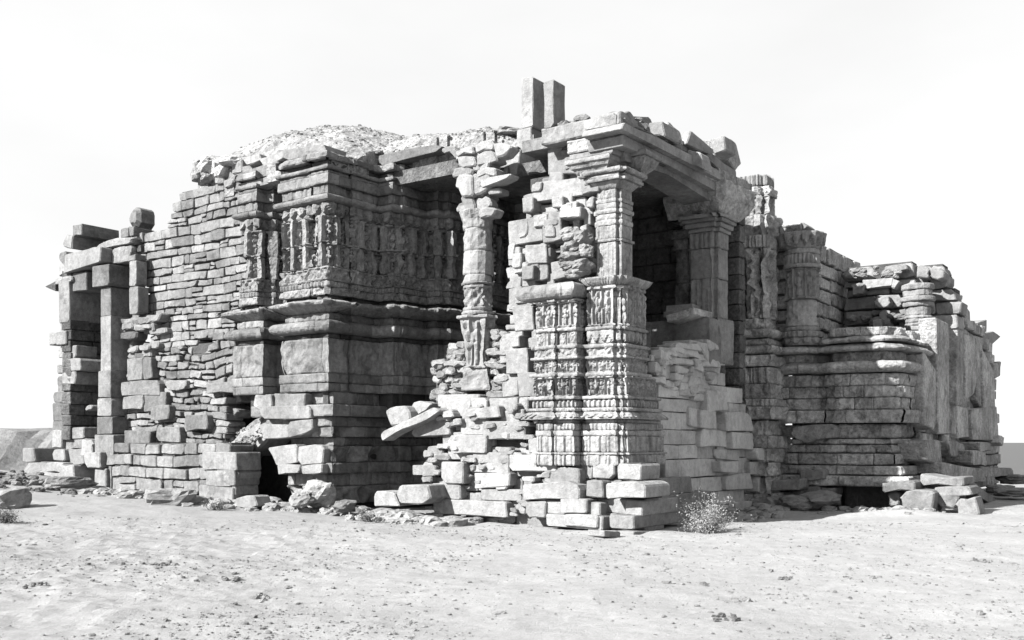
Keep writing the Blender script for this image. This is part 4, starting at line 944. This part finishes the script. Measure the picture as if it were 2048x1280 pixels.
# ---- upper walls behind the bastion ----------------------------------------------------------------------
wall(T, 'shaded_side_wall', B(-.6), [(1590, 470), (1635, 482), (1652, 510), (1720, 525), (1722, 560), (1720, 700), (1590, 700)], T=.6, ch=(.3, .4), sw=(.4, .8), kind='stone_block', mat=M_OLD, chm=.04, jit=.03)
rw = wall(T, 'rear_upper_wall', A(10.6), [(1690, 700), (1690, 540), (1722, 532), (1740, 545), (1762, 540), (1780, 526), (1822, 530), (1832, 548), (1830, 700)], T=.6, ch=(.3, .42), sw=(.35, .8), kind='stone_block', proud=.08, jit=.03, chm=.04, gap=.02, vary=.3, tilt=.06)
wall(T, 'rear_end_wall', A(10.9), [(1805, 640), (1805, 545), (1826, 548), (1832, 532), (1888, 534), (1890, 560), (1900, 562), (1908, 582), (1922, 600), (1922, 640), (1880, 660)], T=.7, ch=(.28, .4), sw=(.4, .8), kind='stone_block', proud=.07, jit=.03, chm=.04) 
for (p_, u_, d_) in [([(1766, 532), (1812, 526), (1818, 538), (1770, 548)], 10.3, .5), ([(1722, 560), (1785, 552), (1785, 572), (1730, 580)], 10.3, .5), ([(1785, 556), (1800, 562), (1790, 580), (1780, 575)], 10.2, .5), ([(1748, 596), (1778, 592), (1780, 615), (1750, 618)], 10.2, .5), ([(1760, 620), (1782, 618), (1782, 665), (1758, 668)], 10.3, .5), ([(1704, 568), (1727, 566), (1726, 588), (1706, 592)], 10.2, .4), ([(1832, 532), (1858, 530), (1858, 554), (1832, 556)], 10.4, .6), ([(1860, 534), (1888, 534), (1888, 558), (1860, 558)], 10.4, .6), ([(1745, 640), (1760, 636), (1762, 658), (1748, 660)], 10.1, .3)]:
    blk(rw, 'stone_block', A(u_), p_, d_, 0, M_ASH, ch=.04, jit=.03, tilt=.06)
for k in range(30):
    fr = A(10.4); s_, z_ = fr.px(U(1690, 1800), U(535, 552) if k % 2 else U(630, 690)); p = fr.w(s_, z_, 0); r = U(.08, .2)
    V, Fs = rock_mesh(p[0], p[1], p[2], r, r, r * .6, k + 500, 2, U(0, 3)); add('rubble_stone', V, Fs, M_RUB, rw)
# engaged half column
hc = empty('engaged_column', W(10.2, -2.9, 3), T); hc['label'] = 'half-buried engaged column with banded capital'
YH = 24.3; XH = (1844 - 1024) / F * YH
for (kd, y1, y0, hw, rl) in [('capital', 566, 578, 32, None), ('capital', 578, 592, 28, None), ('capital', 592, 602, 34, None), ('capital', 602, 612, 30, None), ('column_drum', 612, 630, 25, None), ('column_ring', 630, 636, 27, None), ('column_drum', 636, 645, 25, None), ('column_ring', 645, 651, 27, None), ('column_drum', 651, 680, 25, None), ('figure_drum', 680, 700, 25, rel_figures(.2, .03, 3)), ('column_drum', 700, 745, 22, rel_ribs(.3, .03))]:
    col(hc, kd, XH, YH + .25, YH, y1, y0, hw * YH / F, 16, rl, wear=.015)
# ---- far right wall with tall upright slabs ----------------------------------------------------------------
FW = B(-3.0)
wl = wall(T, 'right_wall', B(-2.9), [(1835, 1000), (1840, 700), (1872, 640), (1900, 578), (1925, 600), (1945, 640), (1962, 650), (1970, 670), (1985, 690), (1990, 740), (1998, 860), (2004, 880), (2000, 960), (1960, 975), (1900, 985)],
     T=.8, ch=(.28, .42), sw=(.6, 1.3), kind='stone_block', mat=M_OLD, proud=.06, jit=.03, chm=.04, tilt=.05, label='receding wall of tall upright slabs at the right end')
for (p_, v_, d_) in [([(1868, 634), (1892, 648), (1906, 658), (1908, 870), (1872, 868)], -3.12, .4), ([(1910, 655), (1924, 660), (1922, 810), (1910, 812)], -3.3, .3), ([(1926, 668), (1946, 672), (1950, 760), (1944, 790), (1928, 800)], -3.1, .4), ([(1948, 672), (1960, 690), (1972, 740), (1974, 840), (1950, 800)], -3.02, .4), ([(1910, 812), (1936, 816), (1938, 875), (1912, 876)], -3.05, .4),
                     ([(1962, 700), (1984, 740), (1990, 880), (1966, 882)], -3.1, .4), ([(1842, 700), (1868, 740), (1866, 860), (1846, 850)], -3.15, .4), ([(1940, 820), (1990, 812), (1994, 880), (1942, 880)], -3.15, .4)]:
    blk(wl, 'upright_slab', B(v_), p_, d_, .05, M_OLD, ch=.04, jit=.02)
for (p_, v_) in [([(1960, 700), (1962, 668), (1984, 662), (1998, 674), (1982, 684), (1980, 740), (1970, 720)], -2.6), ([(1954, 644), (1970, 640), (1970, 664), (1956, 664)], -2.7)]:
    blk(wl, 'cornice_block', B(v_), p_, .6, .05, M_ASH, ch=.04)
for (p_, v_) in [([(1900, 590), (1922, 605), (1922, 635), (1902, 632)], -2.95), ([(1925, 612), (1940, 622), (1940, 650), (1926, 648)], -2.85), ([(1988, 728), (1998, 724), (1996, 750), (1988, 760)], -3.0), ([(1995, 870), (2010, 876), (2004, 890), (1992, 888)], -3.3),
                 ([(1846, 880), (1880, 880), (1882, 930), (1850, 925)], -3.3), ([(1884, 880), (1930, 885), (1936, 905), (1890, 915)], -3.2), ([(1930, 900), (1975, 906), (1976, 930), (1934, 928)], -3.4), ([(1880, 925), (1960, 935), (1972, 962), (1930, 970), (1880, 950)], -3.5), ([(1970, 935), (2010, 935), (2014, 950), (1976, 956)], -3.5), ([(1940, 885), (1992, 886), (1992, 902), (1942, 902)], -3.2)]:
    blk(wl, 'stone_block', B(v_), p_, .6, .05, M_OLD, ch=.06, jit=.04, tilt=.1)

# ================================================================== loose things
def loose(frame, pts, depth, label, cat='block', name='fallen_block', mat=None, group=None, d0=0, **k):
    V, Fs = prism(frame, frame.poly(pts), d0, depth, **k)
    o = add(name, V, Fs, mat or M_ASH); tag(o, label, cat, group); return o
def boulder(x, y, Y, rx, ry, rz, label, seed, name='boulder', mat=None, group=None, rot=.4, sub=3):
    X = (x - 1024) / F * Y; z = CAM_H + (HZ - y) / F * Y
    V, Fs = rock_mesh(X, Y, z, rx, ry, rz, seed, sub, rot); o = add(name, V, Fs, mat or M_RUB); tag(o, label, 'rock', group); return o
loose(A(.4), [(255, 452), (256, 430), (262, 416), (270, 411), (277, 420), (276, 452)], .5, 'rounded upright stone standing alone on the left wall top', 'stone', 'standing_stone', M_GREY, ch=.18, jit=.02)
loose(A(-.5), [(757, 872), (765, 862), (868, 814), (880, 822), (850, 838), (800, 862), (762, 880)], .35, 'long slab tilted down into the dark recess', 'slab', 'fallen_slab', ch=.04, jit=.03)
loose(A(-.35), [(768, 824), (778, 815), (812, 812), (822, 826), (818, 844), (782, 852)], .45, 'squarish block at the upper end of the recess ledge slab', 'block', ch=.05, jit=.03)
loose(A(-.1), [(820, 808), (838, 802), (862, 806), (858, 818), (832, 832), (820, 832)], .4, 'small block leaning beside the tilted recess slab', 'block', ch=.04, jit=.02)
loose(A(6.8), [(1582, 868), (1588, 852), (1622, 850), (1664, 845), (1672, 858), (1664, 876), (1640, 878), (1614, 885), (1592, 880)], .5, 'carved drum-like block lying tilted on the bastion', 'block', 'carved_block', ch=.03, jit=.03, mat=M_CARG)
loose(A(-1.5), [(470, 996), (508, 990), (516, 1010), (500, 1018), (472, 1014)], .4, 'dark-sided block lying before the low casing wall', 'block', ch=.04, jit=.02)
loose(A(-.6), [(722, 932), (872, 932), (872, 956), (722, 954)], .5, 'long dark beam lying level inside the recess foot', 'beam', 'fallen_beam', ch=.02, d0=-1.6)
loose(A(-.9), [(790, 985), (800, 970), (858, 968), (864, 1000), (842, 1008), (800, 1006)], .6, 'block with sunlit top at the mouth of the recess', 'block', ch=.05, jit=.03)
loose(A(-.8), [(746, 990), (752, 982), (788, 985), (798, 1012), (748, 1012)], .5, 'shaded block with pale left edge by the recess', 'block', ch=.04)
loose(B(-3.9), [(1936, 966), (1948, 964), (1992, 1000), (1984, 1008), (1962, 996)], .5, 'pale slab leaning at the foot of the right end', 'slab', 'fallen_slab', ch=.03)
boulder(140, 968, 24.6, .55, .4, .17, 'low broad boulder below the left doorway', 3)
boulder(196, 1000, 23.6, .3, .25, .12, 'small rough boulder at the corner of the low wall', 8) 
boulder(12, 1010, 20.2, .42, .45, .34, 'dark pointed boulder cut off by the left edge', 5, mat=M_GREY, rot=1.0)
boulder(345, 1005, 21.7, .55, .45, .3, 'broad dark-mouthed boulder against the low wall', 21, mat=M_RUB)
boulder(640, 990, 20.9, .35, .3, .3, 'rough pitted lump of conglomerate below the corner', 13, mat=M_CAR)
boulder(600, 1000, 20.5, .22, .2, .16, 'smaller pitted lump left of the conglomerate', 14, mat=M_CAR)
boulder(690, 1012, 20.2, .22, .25, .12, 'flat stone right of the conglomerate lump', 15)
boulder(1640, 1000, 22.0, .5, .4, .2, 'broad weathered boulder under the bastion', 16, mat=M_GREY)
boulder(1590, 1005, 21.8, .3, .3, .17, 'boulder beside the porch plinth foot in shade', 17, mat=M_GREY)
boulder(2035, 958, 29, .5, .5, .14, 'flat rock at the right edge of the photo', 18, mat=M_GREY)
boulder(2030, 985, 26, .55, .4, .12, 'low dark rock in front of the right-edge rock', 19, mat=M_GREY)
boulder(2000, 978, 27, .35, .3, .12, 'dark rock beside the leaning pale slab', 20, mat=M_GREY)
boulder(1120 + 60, 1300, 6, .0001, .0001, .0001, 'x', 1) if False else None
# footing stubs poking through the sand in front of the corner
for x, lab in [(1225, 'left of the three sunken footing stones'), (1283, 'middle of the three sunken footing stones'), (1377, 'right sunken footing stone near the bush')]:
    X = (x - 1024) / F * 16.5
    V, Fs = prism(B(-.75), [(p[0] + 0, p[1]) for p in B(-.75).poly([(x - 16, 1074), (x + 16, 1074), (x + 16, 1062), (x - 16, 1062)])], 0, .3, ch=.02)
    tag(add('footing_stone', V, Fs, M_ASH), lab, 'stone', 'sunken footing stones')

# rubble along the foot, pebbles on the sand
hp = Heap()
for k in range(1500):
    t = U(0, 1)
    if t < .62: v = U(2.8, 10.3); u = -.35 - abs(R.gauss(0, .5)) + (.7 if v > 5 and v < 6.6 else 0)
    elif t < .8: v = U(9, 15.5); u = -.95 - abs(R.gauss(0, .4))
    elif t < .9: v = U(-4, -.6); u = 6.9 - abs(R.gauss(0, .5))
    else: v = -.3 - abs(R.gauss(0, .3)); u = U(2, 6)
    p = W(u, v); r = abs(R.gauss(0, .06)) + .03
    if t < .62: r *= 1.1
    hp.put(*rock_mesh(p[0], p[1], float(gz(p[0], p[1])) + r * .05, r * U(.8, 1.5), r, r * U(.5, .9), k + 900, 2 if r > .09 else 1, U(0, 3)))
hp.build('foot_rubble', M_ASH).__setitem__('label', 'scattered rubble stones heaped along the foot of the ruin')
hp = Heap()
for k in range(24000):
    Y = 4.5 + 14 * U(0, 1) ** 1.3; X = U(-.54, .54) * Y
    if U(0, 1) > (.95 if X < 0 else .42) * (1 + 1.2 * float(vn(X * .8, Y * .8))): continue
    r = .0035 + .0045 * R.expovariate(1); r = min(r, .04)
    hp.put(*rock_mesh(X, Y, float(gz(X, Y)) + r * .2, r * U(.8, 1.7), r, r * .6, k, 1, U(0, 3)))
hp.build('pebbles', M_PEB).__setitem__('label', 'small pebbles strewn over the pale sand')
hp = Heap()
for k in range(260):
    X = R.gauss(-12.6, 1.3); Y = R.gauss(24.6, 1.1); r = U(.03, .14) * U(.5, 1)
    hp.put(*rock_mesh(X, Y, float(gz(X, Y)) + r * .2, r * U(.8, 1.5), r, r * U(.5, .9), k + 2900, 2 if r > .08 else 1, U(0, 3)))
hp.build('mound_rubble', M_GREY).__setitem__('label', 'rubble spread over the low mound left of the doorway')
# dark clods on the sand
for k, (x, y, w_, lab) in enumerate([(68, 1166, 22, 'cluster of dark clods at the far left of the sand'), (330, 1128, 60, 'long ridge of dark clods left of the middle'), (463, 1160, 16, 'small clod right of the long clod ridge'), (520, 1190, 24, 'tuft of dark debris low in the middle left'),
                                (1450, 1241, 22, 'dark clod pair near the bottom edge'), (1490, 1200, 18, 'dark twiggy clod above the bottom pair'), (1407, 1168, 8, 'short dark twig stub on the sand'), (1572, 1160, 12, 'small brown clod right of the twig stub'), (1975, 1130, 22, 'thin row of dark clods near the right edge'), (1960, 1221, 9, 'single white pebble at the lower right')]):
    Y = CAM_H * F / (y - HZ); X = (x - 1024) / F * Y; hp = Heap(); n = 3 + w_ // 3 if k < 9 else 1
    for q_ in range(n):
        xx = X + R.gauss(0, w_ / F * Y * .5) if n > 1 else X; yy = Y + R.gauss(0, .06); r = U(.012, .035) if n > 1 else .04
        hp.put(*rock_mesh(xx, yy, float(gz(xx, yy)) + r * .3, r * U(.8, 1.6), r, r * .8, k * 50 + q_, 1, U(0, 3)))
    m_ = M_GREY if k < 9 else M_EARTH
    o = hp.build('clod' if k < 9 else 'white_pebble', m_, kind='stuff' if n > 1 else None)
    if n > 1: o['label'] = lab
    else: tag(o, lab, 'pebble')

# left bank of earth
by = np.linspace(27, 60, 40); bxx = np.linspace(-34, -11.8, 60); BX, BY = np.meshgrid(bxx, by, indexing='ij')
BZ = 2.05 * smooth(31.5, 34.5, BY + .5 * fbm(BX * .5, BY * .2)) + .05 * fbm(BX * 1.1, BY * 1.1, None, 4) - .05
BZ = np.where(BX > -13, BZ - 3 * smooth(-13, -11.8, BX), BZ)
nj = len(by); i, j = np.meshgrid(np.arange(len(bxx) - 1), np.arange(nj - 1), indexing='ij'); q = (i * nj + j).ravel()
o = add('earth_bank', np.stack([BX, BY, BZ], 2).reshape(-1, 3), np.stack([q, q + nj, q + nj + 1, q + 1], 1), M_GREY, kind='structure'); o['label'] = 'low earth bank behind the left end of the ruin'

M_BUSH = mat_stone('dry_leaves', .25, .5, 0, .3)
# pale dry bush
def bush(cx, cy, h, w, name, label, seed, nb=70, mat=None):
    rr_ = random.Random(seed); V, Fs = [], []; LV, LF = [], []
    def tube(p, q_, r0, r1):
        i = len(V); d = q_ - p; a = np.cross(d, [0.3, .5, 1]); a /= np.linalg.norm(a) + 1e-9; b = np.cross(d, a); b /= np.linalg.norm(b) + 1e-9
        for (c_, r_) in ((p, r0), (q_, r1)):
            for k in range(3):
                t = 2.094 * k; V.append(c_ + r_ * (a * math.cos(t) + b * math.sin(t)))
        for k in range(3): Fs.append((i + k, i + (k + 1) % 3, i + 3 + (k + 1) % 3, i + 3 + k))
    for k in range(nb):
        a = rr_.uniform(0, 6.28); e = rr_.uniform(.25, 1.35); p = np.array([cx + rr_.gauss(0, .05), cy + rr_.gauss(0, .05), gz(cx, cy)]); L_ = h * rr_.uniform(.6, 1.1)
        d = np.array([math.cos(a) * math.cos(e) * w, math.sin(a) * math.cos(e) * w, math.sin(e)])
        for s_ in range(5):
            q_ = p + d * L_ / 5; tube(p, q_, .008 * (1 - s_ / 6), .008 * (1 - (s_ + 1) / 6)); d = d + np.array([rr_.gauss(0, .22), rr_.gauss(0, .22), rr_.gauss(0, .15)]); 
            for l_ in range(11 if s_ > 0 else 2):
                c_ = q_ + np.array([rr_.gauss(0, .04) for _ in range(3)]); r_ = rr_.uniform(.007, .02); i = len(LV)
                n1 = np.array([rr_.gauss(0, 1) for _ in range(3)]); n1 /= np.linalg.norm(n1); n2 = np.cross(n1, [rr_.gauss(0, 1) for _ in range(3)]); n2 /= np.linalg.norm(n2) + 1e-9
                LV.extend([c_ - n1 * r_, c_ + n2 * r_ * .5, c_ + n1 * r_, c_ - n2 * r_ * .5]); LF.append((i, i + 1, i + 2, i + 3))
            p = q_
    t0 = empty(name, (cx, cy, float(gz(cx, cy)))); tag(t0, label, 'bush')
    add('branches', V, Fs, M_RUB, t0, kind='stuff'); add('leaves', LV, LF, mat or M_EARTH, t0, kind='stuff')
bush((1415 - 1024) / F * 16.9, 16.9, .62, .62, 'dry_bush', 'pale dry leafy bush growing at the foot of the porch corner', 4, 85, M_BUSH)
bush((432 - 1024) / F * 20.6, 20.6, .22, .8, 'dry_weed', 'small dry weed in front of the low casing wall', 5, 22)
bush((735 - 1024) / F * 18.9, 18.9, .2, .9, 'dry_weed', 'small dry weed on the sand before the recess', 6, 18, M_GREY)
bush((12 - 1024) / F * 17.6, 17.6, .25, .9, 'dry_weed', 'dark weed at the left edge of the sand', 7, 25, M_GREY)
